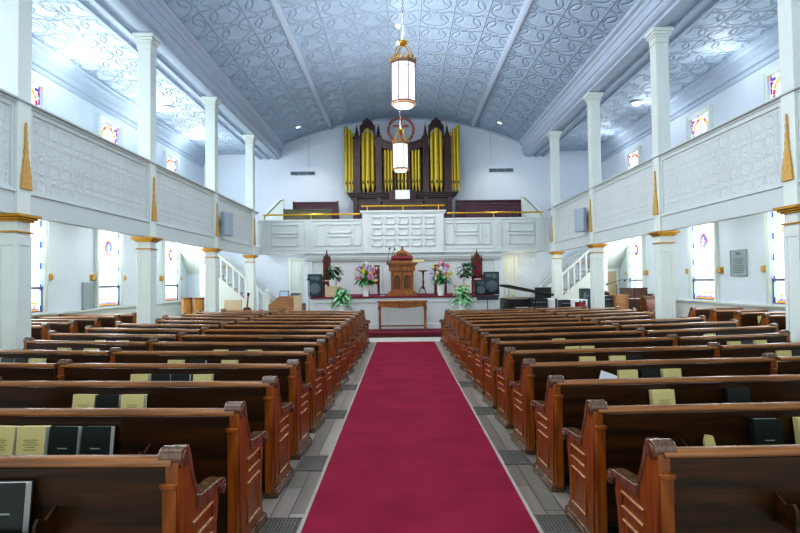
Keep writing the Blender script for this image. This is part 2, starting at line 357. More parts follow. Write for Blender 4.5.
# side galleries
YP = [3.55, 7.63, 11.69, 15.76, 19.85]
PW = .28
for sgn, side in ((-1, 'left'), (1, 'right')):
    G = struct_empty('gallery_'+side)
    def X(a): return sgn*a
    def bx(mb, xa, xb, y0, y1, z0, z1):
        a, b = sorted((sgn*xa, sgn*xb)); mb.box(a, b, y0, y1, z0, z1)
    mb = MB(); bx(mb, 5.57, 5.70, YREAR, YB, 2.66, 2.98); bx(mb, 5.545, 5.58, YREAR, YB, 2.98, 3.015); o = mb.obj('fascia', M['gal'], G, bevel=.006); o['kind'] = 'structure'
    ys = [YREAR]+YP+[YB-PW]
    for i in range(len(ys)-1):
        y0 = ys[i]+(PW if i else 0); y1 = ys[i+1]
        mb = MB(); bx(mb, 5.60, 5.68, y0, y1, 3.0, 4.27)
        p = mb.obj('tin_panel', M['gpanel'], G, smooth=0); planar_uv(p, lambda c: (c.y, c.z)); p['kind'] = 'structure'
        mb = MB()
        for (a, b, c, d) in ((y0, y1, 3.015, 3.05), (y0, y1, 4.19, 4.28), (y0, y0+.10, 3.05, 4.2), (y1-.06, y1, 3.05, 4.2)): bx(mb, 5.575, 5.62, a, b, c, d)
        p = mb.obj('panel_frame', M['gal'], G, bevel=.005); p['kind'] = 'structure'
    mb = MB(); bx(mb, 5.50, 5.74, YREAR, YB, 4.30, 4.335); bx(mb, 5.555, 5.72, YREAR, YB, 4.26, 4.30)
    p = mb.obj('top_rail', M['gal'], G, bevel=.008); p['kind'] = 'structure'
    mb = MB().prism([(X(5.7), 2.68), (X(8.9), 3.5), (X(8.9), 3.62), (X(5.7), 2.95)], YREAR, YB, 'y')
    p = mb.obj('gallery_floor', M['white'], G, smooth=0); p['kind'] = 'structure'
    for y in (YP[1]-2.0,):
        pass
    # pillars
    for k, y in enumerate(YP[1:]):
        P = struct_empty('pillar', (sgn*(XC+PW/2), y+PW/2, 0)); P['label'] = 'square white pillar with gilded capital, %s of four from the camera on the %s side' % (ORD[k], side)
        h = PW/2
        mb = MB().box(-h, h, -h, h, .22, 2.42).box(-h-.03, h+.03, -h-.03, h+.03, 0, .22).box(-h, h, -h, h, 2.42, 4.30)
        # raised edges leave a sunk field on each face
        for (z0, z1) in ((.30, .40), (2.22, 2.36)):
            mb.box(-h-.012, h+.012, -h-.012, h+.012, z0, z1)
        for sx in (-1, 1):
            for sy in (-1, 1):
                mb.box(sx*(h+.012), sx*(h-.06), sy*(h+.012), sy*(h-.06), .40, 2.22)
        for q in [mb.obj('lower_shaft', M['white'], P, bevel=.006)]: q['kind'] = 'structure'
        mb = MB()
        for e, z0, z1 in ((.03, 2.40, 2.425), (.035, 2.56, 2.59), (.065, 2.59, 2.62), (.10, 2.62, 2.665)): mb.box(-h-e, h+e, -h-e, h+e, z0, z1)
        q = mb.obj('gilded_capital', M['gold'], P, bevel=.006); q['kind'] = 'structure'
        q = MB().box(-h, h, -h, h, 4.30, 6.9).obj('upper_shaft', M['white'], P, bevel=.006); q['kind'] = 'structure'
        mb = MB()
        for e, z0, z1 in ((.015, 6.80, 6.83), (.03, 6.93, 6.98), (.055, 6.98, 7.04), (.085, 7.04, 7.12)): mb.box(-h-e, h+e, -h-e, h+e, z0, z1)
        mb.box(-h-.01, h+.01, -h-.01, h+.01, 6.83, 6.93)
        q = mb.obj('upper_capital', M['white'], P, bevel=.006); q['kind'] = 'structure'
        # gilded spire cut-out on the nave face of the pillar
        half = [(.13, 0), (.125, .05), (.108, .12), (.115, .18), (.088, .25), (.085, .31), (.062, .36), (.070, .40), (.042, .45), (.036, .50), (.048, .54), (.026, .60), (.032, .68), (.018, .72), (.024, .80), (.012, .84), (.015, .90), (0, .97)]
        poly = [(a, z) for a, z in half]+[(-a*.72, z) for a, z in half[::-1][1:]]
        S = MB().prism([(y+PW/2+a, 3.04+z) for a, z in poly], sgn*(XC-.035), sgn*(XC-.002), 'x').obj('gilded_spire', M['goldwood'], bevel=.004)
        tag(S, 'jagged gold wooden spire on the %s gallery front, above the %s pillar from the camera' % (side, ORD[k]), 'ornament', 'gold spires on the gallery fronts')

# ------------------------------------------------------------------ windows
GL = [M['sky'], M['sred'], M['sblue'], M['samber'], M['sviolet'], M['scyan'], M['slead']]
def win(num, sgn, yc, w, z0, z1, upper):
    W = struct_empty('window_%d' % num)
    W['label'] = ('small stained glass gallery window' if upper else 'tall stained glass window')
    def bx(mb, d0, d1, y0, y1, za, zb, mi=0):
        a, b = sorted((sgn*(XW-d0), sgn*(XW-d1))); mb.box(a, b, y0, y1, za, zb, mi)
    y0, y1 = yc-w/2, yc+w/2; c = .13
    mb = MB()
    bx(mb, 0, .09, y0-c, y0, z0-.02, z1+c); bx(mb, 0, .09, y1, y1+c, z0-.02, z1+c); bx(mb, 0, .09, y0, y1, z1, z1+c); bx(mb, 0, .12, y0-c-.03, y1+c+.03, z0-.07, z0-.02)
    bx(mb, .09, .105, y0-c, y0-c+.04, z0, z1+c); bx(mb, .09, .105, y1+c-.04, y1+c, z0, z1+c)
    q = mb.obj('casing', M['white'], W, bevel=.008); q['kind'] = 'structure'
    mb = MB(); bx(mb, .004, .012, y0, y1, z0, z1); q = mb.obj('pane', M['sky'], W, smooth=0); q['kind'] = 'structure'
    mb = MB(); rng = random.Random(num)
    def cell(ya, yb, za, zb, mi, d=.016): bx(mb, .012, d, ya, yb, za, zb, mi)
    if not upper:
        zs = 1.58
        m = 14; hgt = (z1-z0)/m
        for i in range(m):
            cell(y0+.01, y0+.07, z0+i*hgt, z0+(i+.93)*hgt, 5 if i % 3 else 2)
            cell(y1-.07, y1-.01, z0+i*hgt, z0+(i+.93)*hgt, 5 if i % 3 else 2)
            cell(y0+.075, y0+.10, z0+i*hgt, z0+(i+.12)*hgt, 4); cell(y1-.10, y1-.075, z0+i*hgt, z0+(i+.12)*hgt, 4)
        for i in range(1, 7):
            z = zs+(z1-zs)*i/7
            cell(y0+.1, y1-.1, z, z+.008, 6, .014)
        # lower sash pattern
        cell(y0+.10, y1-.10, z0+.03, z0+.07, 3); cell(y0+.10, y1-.10, z0+.20, z0+.23, 3); cell(y0+.10, y1-.10, z0+.07, z0+.09, 2)
        for t in (-.28, 0, .28): cell(yc+t*w-.02, yc+t*w+.02, z0+.09, z0+.2, 3)
        cell(y0+.2, y1-.2, z0+.10, z0+.12, 4)
        q = mb.obj('stained_border', GL, W, smooth=0); q['kind'] = 'structure'
        mb = MB(); bx(mb, .012, .05, y0, y1, zs-.03, zs+.03); bx(mb, .012, .04, y0, y0+.025, z0, zs); bx(mb, .012, .04, y1-.025, y1, z0, zs); bx(mb, .012, .04, y0, y1, z0, z0+.03)
        q = mb.obj('sash', M['slead'], W, bevel=.004); q['kind'] = 'structure'
        # medallion: amber rim with points, ruby ring, blue field, white figure
        zc = 2.74; mb = MB(); x = sgn*(XW-.016)
        def disc(r, d, mi, n=24, pts=None):
            pl = pts or [(yc+r*math.cos(2*PI*i/n), zc+r*1.08*math.sin(2*PI*i/n)) for i in range(n)]
            mb.prism(pl, sgn*(XW-.012), sgn*(XW-d), 'x', mi)
        star = [(yc+(.21 if i % 4 else .26)*math.cos(PI/2+2*PI*i/16), zc+(.21 if i % 4 else .26)*1.05*math.sin(PI/2+2*PI*i/16)) for i in range(16)]
        disc(0, .018, 3, pts=star); disc(.19, .021, 1); disc(.16, .024, 2); disc(.13, .027, 4 if yc > 19 else 2)
        if yc > 19: disc(.10, .030, 0)
        else:
            fig = [(-.03, -.11), (.03, -.11), (.035, .0), (.075, .02), (.07, .055), (.03, .05), (.05, .11), (.0, .13), (-.05, .10), (-.035, .03), (-.07, -.01), (-.06, -.04), (-.03, -.02)]
            disc(0, .030, 0, pts=[(yc+a*.85, zc+b*.85) for a, b in fig])
        q = mb.obj('medallion', GL, W, smooth=0); q['kind'] = 'structure'
    else:
        # pointed-arch band of amber and ruby, blue corners
        m = 9
        for i in range(m):
            a0 = PI*i/m; a1 = PI*(i+.92)/m; ri, ro = .33*w, .42*w; zc = z1-.47*w
            pl = [(yc+ro*math.cos(a0), zc+ro*math.sin(a0)), (yc+ro*math.cos(a1), zc+ro*math.sin(a1)), (yc+ri*math.cos(a1), zc+ri*math.sin(a1)), (yc+ri*math.cos(a0), zc+ri*math.sin(a0))]
            mb.prism(pl, sgn*(XW-.012), sgn*(XW-.017), 'x', 3 if i % 3 else 1)
        for s in (-1, 1):
            a, b = sorted((yc+s*.34*w, yc+s*.42*w))
            for i in range(6): cell(a, b, z0+i*.16, z0+i*.16+.15, (3, 1, 3, 4, 3, 1)[i])
            a, b = sorted((yc+s*.43*w, yc+s*.49*w))
            for i in range(9): cell(a, b, z0+i*.165, z0+i*.165+.155, (2, 5, 1, 5, 2, 5, 4, 2, 1)[i])
            cell(*sorted((yc+s*.30*w, yc+s*.44*w)), z1-.14, z1-.05, 2); cell(*sorted((yc+s*.40*w, yc+s*.48*w)), z1-.22, z1-.15, 1)
        for i in range(5): cell(yc-.25*w+i*.1*w, yc-.25*w+i*.1*w+.09*w, z1-.04*w, z1-.005, (5, 1, 5, 4, 5)[i])
        q = mb.obj('stained_pattern', GL, W, smooth=0); q['kind'] = 'structure'
        mb = MB(); bx(mb, .012, .03, yc-.006, yc+.006, z0, z1-.25*w); bx(mb, .012, .03, y0, y1, z0+.6, z0+.612)
        q = mb.obj('lead_bars', M['slead'], W, smooth=0); q['kind'] = 'structure'
k = 1
WY = {-1: (12.6, 16.2, 20.6), 1: (12.45, 16.0, 20.6)}
for sgn in (-1, 1):
    for yc in WY[sgn]:
        win(k, sgn, yc, 1.2, 1.0, 3.42, False); win(k+1, sgn, yc, 1.0, 5.05, 6.48, True); k += 2
# wing door on the right, vestry doors under the choir gallery
def door(num, x0, x1, Y, zt, col, label):
    D = struct_empty('door_%d' % num); D['label'] = label
    mb = MB().box(x0-.13, x0, Y-.05, Y, 0, zt+.13).box(x1, x1+.13, Y-.05, Y, 0, zt+.13).box(x0, x1, Y-.05, Y, zt, zt+.13)
    q = mb.obj('door_frame', M['white'], D, bevel=.01); q['kind'] = 'structure'
    mb = MB().box(x0, x1, Y-.02, Y, .02, zt)
    for z0, z1 in ((.2, .85), (1.0, zt-.2)):
        for a, b in ((x0+.1, (x0+x1)/2-.05), ((x0+x1)/2+.05, x1-.1)):
            mb.box(a, b, Y-.03, Y-.02, z0, z0+.03).box(a, b, Y-.03, Y-.02, z1-.03, z1).box(a, a+.03, Y-.03, Y-.02, z0, z1).box(b-.03, b, Y-.03, Y-.02, z0, z1)
    q = mb.obj('door_leaf', col, D, bevel=.004); q['kind'] = 'structure'
    q = MB().ball((x1-.07, Y-.06, 1.0), .03, 8).obj('door_knob', M['brass'], D); q['kind'] = 'structure'
door(1, 8.0, 8.75, YWING, 1.95, M['beige'], 'tan door in the wing under the right gallery')
door(2, -4.62, -3.92, YWING, 2.55, M['white'], 'white panelled door under the choir gallery')
door(3, 3.92, 4.58, YWING, 2.55, M['white'], 'cream panelled door under the choir gallery')

# ------------------------------------------------------------------ choir gallery across the front
CG = struct_empty('choir_gallery')
def cpart(name, mb, mat=None, bevel=.006):
    o = mb.obj(name, mat or M['gal'], CG, bevel=bevel); o['kind'] = 'structure'; return o
cpart('gallery_floor', MB().box(-5.55, 5.55, YB+.1, YEND, 2.76, 3.25), M['white'])
for s in (-1, 1):
    def sx(a, b): return sorted((s*a, s*b))
    a, b = sx(1.5, 5.555); mb = MB().box(a, b, YB, YB+.12, 2.72, 4.0)
    mb.box(a, b, YB-.03, YB+.15, 3.97, 4.04).box(a, b, YB-.02, YB, 2.72, 2.76).box(a, b, YB-.015, YB, 2.86, 2.90)
    cpart('side_front', mb)
    def panel(xa, xb, za, zb):
        a, b = sx(xa, xb); mb = MB(); t = .035; y = YB-.04
        mb.box(a, b, y, YB, za, za+t).box(a, b, y, YB, zb-t, zb).box(a, a+t, y, YB, za, zb).box(b-t, b, y, YB, za, zb)
        cpart('panel_moulding', mb, bevel=.004)
    panel(4.02, 5.0, 3.5, 3.86); panel(4.02, 5.0, 3.02, 3.40)
    panel(2.95, 3.32, 3.02, 3.86); panel(2.0, 2.85, 3.5, 3.86); panel(2.0, 2.85, 3.02, 3.40); panel(1.62, 1.92, 3.02, 3.86)
    for c in (3.62, 5.25):
        a, b = sx(c-.14, c+.14); mb = MB().box(a, b, YB-.035, YB, 2.74, 3.97)
        for t in (-.07, 0, .07): mb.box(s*c+t-.012, s*c+t+.012, YB-.045, YB-.03, 2.95, 3.9)
        cpart('pilaster', mb, bevel=.004)
mb = MB().box(-1.56, 1.56, YB-.06, YB+.12, 2.72, 4.30).box(-1.64, 1.64, YB-.12, YB+.16, 4.27, 4.345).box(-1.60, 1.60, YB-.09, YB+.14, 4.22, 4.27)
cpart('centre_front', mb)
for s in (-1, 1): cpart('pilaster', MB().box(s*1.42-.12, s*1.42+.12, YB-.09, YB-.06, 2.72, 4.22), bevel=.006)
for r in range(3):
    for c in range(5):
        xc = -1.0+c*.5; zc = 3.12+r*.42; t = .036; y0 = YB-.115; y1 = YB-.06; w = .19; h = .145
        mb = MB().box(xc-w, xc+w, y0, y1, zc-h, zc-h+t).box(xc-w, xc+w, y0, y1, zc+h-t, zc+h).box(xc-w, xc-w+t, y0, y1, zc-h, zc+h).box(xc+w-t, xc+w, y0, y1, zc-h, zc+h)
        cpart('square_panel', mb, bevel=.004)
# wall below the centre of the gallery
mb = MB().box(-3.68, 3.68, YB+.12, YB+.24, 0, 2.76)
struct('wall_chancel', mb, M['gal'])
mb = MB().box(-3.70, 3.70, YB-.02, YB+.12, 2.50, 2.56).box(-3.70, 3.70, YB+.03, YB+.12, 2.44, 2.50).box(-3.70, 3.70, YB-.05, YB+.12, 2.56, 2.60)
for x in (-3.58, -1.42, 1.42, 3.58): mb.box(x-.10, x+.10, YB+.07, YB+.12, 1.2, 2.44)
struct('trim_4', mb, M['gal'], .008)
# sloped cheek walls of the choir steps
for s, side in ((-1, 'left'), (1, 'right')):
    a, b = sorted((s*5.15, s*5.5))
    mb = MB().prism([(s*5.75, 3.3), (s*5.75, 4.35), (s*5.05, 5.05), (s*4.95, 5.05), (s*4.95, 3.3)], 22.4, 22.5, 'y').prism([(s*5.80, 4.34), (s*5.08, 5.06), (s*4.95, 5.06), (s*4.95, 5.13), (s*5.12, 5.13), (s*5.86, 4.40)], 22.32, 22.56, 'y')
    struct('trim_cheek_'+side, mb, M['white'], .006)
# brass hand rails on the gallery front
def rail(xa, xb, z, zb, posts, label):
    T = thing('brass_handrail', label, 'handrail', ((xa+xb)/2, YB+.03, zb), 0)
    c = (xa+xb)/2
    MB().tube([(xa-c, 0, z-zb), (xb-c, 0, z-zb)], .03, 10).obj('rail_bar', M['brass'], T)
    for p in posts:
        MB().lathe([(.05, 0), (.05, .012), (.02, .02), (.02, z-zb-.02), (.034, z-zb-.02), (.034, z-zb+.02)], (p-c, 0, 0), 10).obj('rail_post', M['brass'], T)
rail(-5.36, -1.66, 4.23, 4.04, (-3.52, -5.30), 'low brass handrail on the choir gallery front, left of the organ')
rail(1.66, 5.36, 4.23, 4.04, (3.47, 5.30), 'low brass handrail on the choir gallery front, right of the organ')
rail(-1.60, 1.60, 4.53, 4.345, (-1.36, 1.36, 0), 'brass handrail on the raised centre panel in front of the organ')

# ------------------------------------------------------------------ platform and steps
PF = struct_empty('platform')
PZ = 1.145; PY = 17.0
def pp(name, mb, mat, bevel=.006):
    o = mb.obj(name, mat, PF, bevel=bevel); o['kind'] = 'structure'; return o
pp('platform_body', MB().box(-2.95, 2.95, PY, YB+.12, 0, PZ), M['gal'])
pp('platform_carpet', MB().box(-2.98, 2.98, PY-.05, YB+.12, PZ, PZ+.02).box(-2.98, 2.98, PY-.06, PY, PZ-.02, PZ+.02), M['maroon'])
mb = MB().box(-2.95, 2.95, PY-.03, PY, .14, .30).box(-2.95, 2.95, PY-.025, PY, PZ-.16, PZ-.06)
for x in (-2.9, -1.75, -.55, .55, 1.75, 2.9): mb.box(x-.05, x+.05, PY-.025, PY, .30, PZ-.16)
pp('front_panelling', mb, M['gal'])
struct('floor_chancel_step', MB().box(-5.3, 5.3, 15.75, PY, 0, .13), M['darkwood'])
struct('floor_step_carpet', MB().box(-5.3, 5.3, 15.72, PY, .13, .15).box(-5.3, 5.3, 15.715, 15.75, .075, .15), M['maroon'])
struct('floor_chancel_strip', MB().box(-5.3, 5.3, 14.62, 15.72, 0, .012), paint('pale_stone_strip', '#c4c3bb', .5))

# ------------------------------------------------------------------ aisle carpet and floor grates
T = thing('aisle_carpet', 'long crimson carpet runner down the centre aisle to the altar', 'carpet', (0, 0, 0))
MB().box(-.775, .775, YREAR, 14.6, .001, .014).obj('carpet_field', M['carpet'], T)
for s in (-1, 1):
    a, b = sorted((s*.775, s*.80)); MB().box(a, b, YREAR, 14.6, .001, .016).obj('edge_binding', M['binding'], T)
def grate():
    mb = MB().box(-.13, .13, -.19, -.175, 0, .012).box(-.13, .13, .175, .19, 0, .012).box(-.13, -.115, -.19, .19, 0, .012).box(.115, .13, -.19, .19, 0, .012)
    for i in range(9): mb.box(-.115+.0235*i+.006, -.115+.0235*i+.014, -.175, .175, 0, .009)
    for i in range(13): mb.box(-.115, .115, -.165+.0265*i, -.158+.0265*i, 0, .010)
    mb.box(-.115, .115, -.175, .175, 0, .003)
    return mb.mesh('floor_grate', M['iron'], 0)
gm = grate()
for s, side, ys in ((-1, 'left', (3.62, 4.95, 6.75, 8.45)), (1, 'right', (3.62, 5.05, 6.85, 8.6))):
    for i, y in enumerate(ys):
        o = bpy.data.objects.new('floor_grate', gm); COL.objects.link(o); o.location = (s*.925, y, .001); o.rotation_euler = (0, 0, 0)
        tag(o, 'iron floor grate between carpet and pews on the %s, %s from the camera' % (side, ORD[i]), 'floor grate', 'floor grates along the aisle')
# ------------------------------------------------------------------ pews
def roundbar(y0, z0, ry, rz, n=10):
    return [(y0+ry*math.cos(2*PI*i/n), z0+rz*math.sin(2*PI*i/n)) for i in range(n)]
ZS = {-1: .982, 1: .95}     # overall height of the pews
END_PROF = [(.00, .02), (.44, .02), (.44, .10), (.415, .13), (.405, .30), (.42, .42), (.445, .52), (.43, .60), (.20, .60), (.155, .66), (.11, .76), (.085, .85), (.055, .91), (-.035, .91), (-.045, .86), (-.03, .5), (-.005, .2)]
END_ME = MB().prism(END_PROF, -.030, .030, 'x').mesh('pew_end', M['pewend'])
ARM_ME = MB().prism([(.16, .60), (.42, .600), (.46, .585), (.49, .555), (.515, .555), (.525, .58), (.52, .61), (.49, .63), (.44, .64), (.20, .655), (.15, .67)], -.042, .042, 'x').lathe([(.036, -.046), (.036, .046)], (0, .485, .580), 14, 'x').lathe([(.016, -.050), (.016, .050)], (0, .485, .580), 10, 'x').mesh('armrest', M['pewdark'])
# scroll block on top: a roll lying along the pew, with turned discs at its ends and a curved front band
SCROLL_ME = MB().lathe([(.022, -.046), (.026, -.045), (.028, -.041), (.044, -.041), (.048, -.036), (.048, .058), (.044, .063), (.02, .065)], (0, .005, .897), 18, 'x').prism([(.045, .91), (.056, .87), (.084, .80), (.130, .70), (.165, .655), (.195, .655), (.155, .71), (.114, .80), (.088, .88), (.06, .935)], -.034, .034, 'x').mesh('scroll', M['pewdark'])
def panel_lines():
    mb = MB()
    def fr(y0, y1, z0, z1, x):
        t = .012
        for q, (a, b, c, d) in enumerate(((y0, y1, z0, z0+t), (y0, y1, z1-t, z1), (y0, y0+t, z0, z1), (y1-t, y1, z0, z1))):
            mb.box(x-.006, x+.006, a, b, c, d, 0 if q < 2 else 1)
    for x in (-.034, .034):
        fr(.09, .35, .47, .56, x); fr(.09, .34, .15, .41, x)
    return mb
LINES_ME = panel_lines().mesh('panel_moulding', [M['pewglint'], M['pewend']], 0)
SHOE_ME = MB().box(-.05, .05, -.02, .47, 0, .05).prism([(-.02, .05), (.47, .05), (.455, .075), (-.005, .075)], -.045, .045, 'x').mesh('base_shoe', M['pewdark'])
STILE_ME = MB().box(-.022, .04, -.052, -.01, .05, .77).box(-.026, .046, -.062, -.01, .77, .795).mesh('back_stile', M['pewend'])
def add_obj(name, me, parent, loc=(0, 0, 0), bevel=0):
    o = bpy.data.objects.new(name, me); COL.objects.link(o); o.parent = parent; o.location = loc
    if bevel:
        bv = o.modifiers.new('edge_round', 'BEVEL'); bv.width = bevel; bv.segments = 2; bv.limit_method = 'ANGLE'; bv.angle_limit = .7
    return o
def pew_end(root, x, flip=False, arm=True):
    e = add_obj('pew_end', END_ME, root, (x, 0, 0), .006)
    if flip: e.rotation_euler = (0, 0, 0); e.scale = (-1, 1, 1)
    if arm: add_obj('armrest', ARM_ME, e, bevel=.006)
    add_obj('scroll', SCROLL_ME, e); add_obj('panel_moulding', LINES_ME, e, bevel=.003); add_obj('base_shoe', SHOE_ME, e, bevel=.004); add_obj('back_stile', STILE_ME, e, bevel=.004)
def make_pew(L, ends, rack=None, label='', group='', name='church_pew', s=1):
    """runs from x=0 to x=L; y forward; the open back faces the camera"""
    t = thing(name, label, 'pew', group=group)
    x0 = 0.0; x1 = L
    if len(ends) == 1 and group.startswith('outer'):      # back and rail run on to meet the inner pew of the row
        if ends[0][0] > 0: x0 = -.05
        else: x1 = L+.05
    MB().prism([(.02, .12), (.05, .12), (.015, .50), (-.005, .86), (-.035, .86), (-.03, .5)], x0, x1, 'x').obj('backrest', M['pewshaded'], t, bevel=.004)
    MB().prism([(-.048, .868), (.026, .868), (.034, .882), (.024, .900), (-.005, .908), (-.036, .902), (-.052, .886)], x0, x1, 'x').obj('top_rail', M['pewtop'], t, smooth=60)
    x0 = 0.0; x1 = L
    MB().prism([(.03, .40), (.42, .43), (.435, .445), (.42, .462), (.03, .435)], x0, x1, 'x').obj('seat', M['pew'], t, bevel=.004)
    MB().box(x0, x1, .36, .385, .08, .425).obj('seat_apron', M['pewshaded'], t)
    if rack:
        a, b = rack
        mb = MB().box(a, b, -.16, -.02, .555, .572).box(a, b, -.165, -.15, .565, .63)
        for x in (a, b): mb.prism([(-.02, .55), (-.165, .55), (-.17, .66), (-.15, .685), (-.10, .66), (-.03, .70)], x-.008, x+.008, 'x')
        mb.obj('book_rack', M['pewshaded'], t, bevel=.003)
    for x, f, arm in ends: pew_end(t, x, f, arm)
    t.scale = (1, 1, ZS[s])
    return t
NROW = 14
LI = {-1: 2.28, 1: 2.45}; LO = {-1: 2.25, 1: 2.38}
X0 = {-1: -1.11, 1: 1.095}
Y0 = {-1: 2.42, 1: 2.52}; PITCH = {-1: .885, 1: .905}
SIDE = {-1: 'left', 1: 'right'}
def rowname(k): return ORD[k]+' row from the camera'
PEW = {}; LSH = {}
for s in (-1, 1):
    # pews left of the aisle are built mirrored: the aisle end lies at x=L
    L = LI[s]
    rk = (.52, 1.68)
    if s > 0: inner = make_pew(L, [(0, False, True), (L, True, False)], rk, 'x', 'inner pews along the centre aisle')
    else: inner = make_pew(L, [(L, True, True), (0, False, False)], (L-rk[1], L-rk[0]), 'x', 'inner pews along the centre aisle', s=-1)
    Lo = LO[s]
    rk2 = (.5, 1.7)
    if s > 0: outer = make_pew(Lo, [(Lo, True, True)], rk2, 'x', 'outer pews behind the pillars')
    else: outer = make_pew(Lo, [(0, False, True)], (Lo-rk2[1], Lo-rk2[0]), 'x', 'outer pews behind the pillars', s=-1)
    LSH[s] = (5.34-abs(X0[s])-L-.09)
    Ls = LSH[s]
    stub = make_pew(Ls, [(Ls, True, True)] if s > 0 else [(0, False, True)], (.5, 1.7) if s > 0 else (Ls-1.7, Ls-.5), 'x', 'outer pews behind the pillars', s=s); stub_used = False
    for k in range(NROW):
        th = math.atan(.025+.019*k); th2 = math.atan(.10+.026*k)
        y = (2.42+.885*k) if s < 0 else (2.54, 3.37, 4.25)[k] if k < 3 else 4.25+.9*(k-2)
        jx = X0[s]+s*L*math.cos(th); jy = y+L*math.sin(th)
        gap = .062+.46*math.sin(max(0, th2-th))
        # where a pillar stands in the row a shorter pew stops just before it
        Lk = Lo; short = False
        for i in range(21):
            px_ = abs(jx)+gap+(Lo+.07)*i/20*math.cos(th2); py_ = jy+(Lo+.07)*i/20*math.sin(th2)
            for Yp in YP:
                if 5.43 < px_ < 5.90 and py_-.09 < Yp+.33 and py_+.58 > Yp-.05: short = True
        if short: Lk = LSH[s]
        ox = jx+s*(gap+Lk*math.cos(th2)); oy = jy+Lk*math.sin(th2)
        for kind in ('inner', 'outer'):
            if kind == 'outer' and k < 2: continue
            pt = inner if kind == 'inner' else (stub if short else outer); T_ = th if kind == 'inner' else th2
            if kind == 'inner': loc = (X0[s], y, 0) if s > 0 else (jx, jy, 0)
            else: loc = (jx+gap, jy, 0) if s > 0 else (ox, oy, 0)
            rz = T_ if s > 0 else -T_
            lab = 'dark wooden pew beside the centre aisle on the %s, %s' % (SIDE[s], rowname(k)) if kind == 'inner' else 'dark wooden outer pew towards the %s pillars, %s' % (SIDE[s], rowname(k))
            first = pt['label'] == 'x'
            if first:
                pt.location = loc; pt.rotation_euler = (0, 0, rz); pt['label'] = lab; r = pt
            else: r = dup(pt, loc, rz, lab)
            PEW[(s, kind, k)] = (loc, rz, L if kind == 'inner' else Lk)
# short pews against the side walls, beyond the side aisles
SROW = {-1: [9.3, 10.2, 11.1, 12.0, 12.9, 13.8], 1: [10.15, 11.1, 12.05, 13.0, 13.95]}
for s in (-1, 1):
    L = 1.95 if s < 0 else 1.40
    if s > 0: p0 = make_pew(L, [(0, False, True)], (.35, 1.25), 'x', 'short pews against the side walls')
    else: p0 = make_pew(L, [(L, True, True)], (L-1.3, L-.4), 'x', 'short pews against the side walls', s=-1)
    for k, y in enumerate(SROW[s]):
        th = .06+.02*k if s > 0 else .03
        xa = 6.80+.02*k if s < 0 else 7.36+.015*k
        if s > 0: loc = (xa, y, 0); rz = th
        else: loc = (-xa-L*math.cos(th), y+L*math.sin(th), 0); rz = -th
        lab = 'short wooden pew against the %s wall below the windows, %s from the camera' % (SIDE[s], ORD[k])
        if k == 0: p0.location = loc; p0.rotation_euler = (0, 0, rz); p0['label'] = lab
        else: dup(p0, loc, rz, lab)
        PEW[(s, 'side', k)] = (loc, rz, L)

# ------------------------------------------------------------------ hymnals in the racks
def book(kind):
    t = thing('hymnal', 'x', 'book')
    w, h, d = .088, .235, .052
    cov = {'cream': M['cream'], 'black': M['blackbook']}[kind]
    mb = MB().box(-w, w, -d/2, -d/2+.004, 0, h).box(-w, w, d/2-.004, d/2, 0, h)
    mb.box(-w-.002, -w+.004, -d/2, d/2, 0, h)
    mb.obj('cover', cov, t, bevel=.0015)
    MB().box(-w+.004, w-.005, -d/2+.004, d/2-.004, .004, h-.005).obj('page_block', M['page'], t)
    mb = MB(); y = -d/2
    if kind == 'cream':
        for i, ww in enumerate((.045, .035, .05, .03, .04)): mb.box(-ww, ww, y-.0012, y, .155-.014*i, .159-.014*i)
    else: mb.box(-.03, .03, y-.0012, y, .105, .112)
    mb.obj('cover_print', M['print'] if kind == 'cream' else M['silver'], t)
    return t
BK = {'cream': book('cream'), 'black': book('black')}
used = {'cream': False, 'black': False}
NM = {'cream': 'cream', 'black': 'black'}
def place_book(key, dist, kind, idx, where):
    loc, rz, L = PEW[key]; s = key[0]
    lx = dist if s > 0 else L-dist
    o = BK[kind]
    c, sn = math.cos(rz), math.sin(rz); ly = -.105
    p = (loc[0]+lx*c-ly*sn, loc[1]+lx*sn+ly*c, .572*ZS[s]+.006)
    lab = '%s hymnal, %s from inner end, rack behind %s' % (NM[kind], ORD[idx], where)
    if used[kind]: o = dup(o, p, label=lab)
    else: o.location = p; o['label'] = lab; used[kind] = True
    o['group'] = 'hymnals in the pew racks'
    o.rotation_euler = (-.12+random.uniform(-.02, .02), random.uniform(-.02, .02), rz+random.uniform(-.04, .04))
    return o
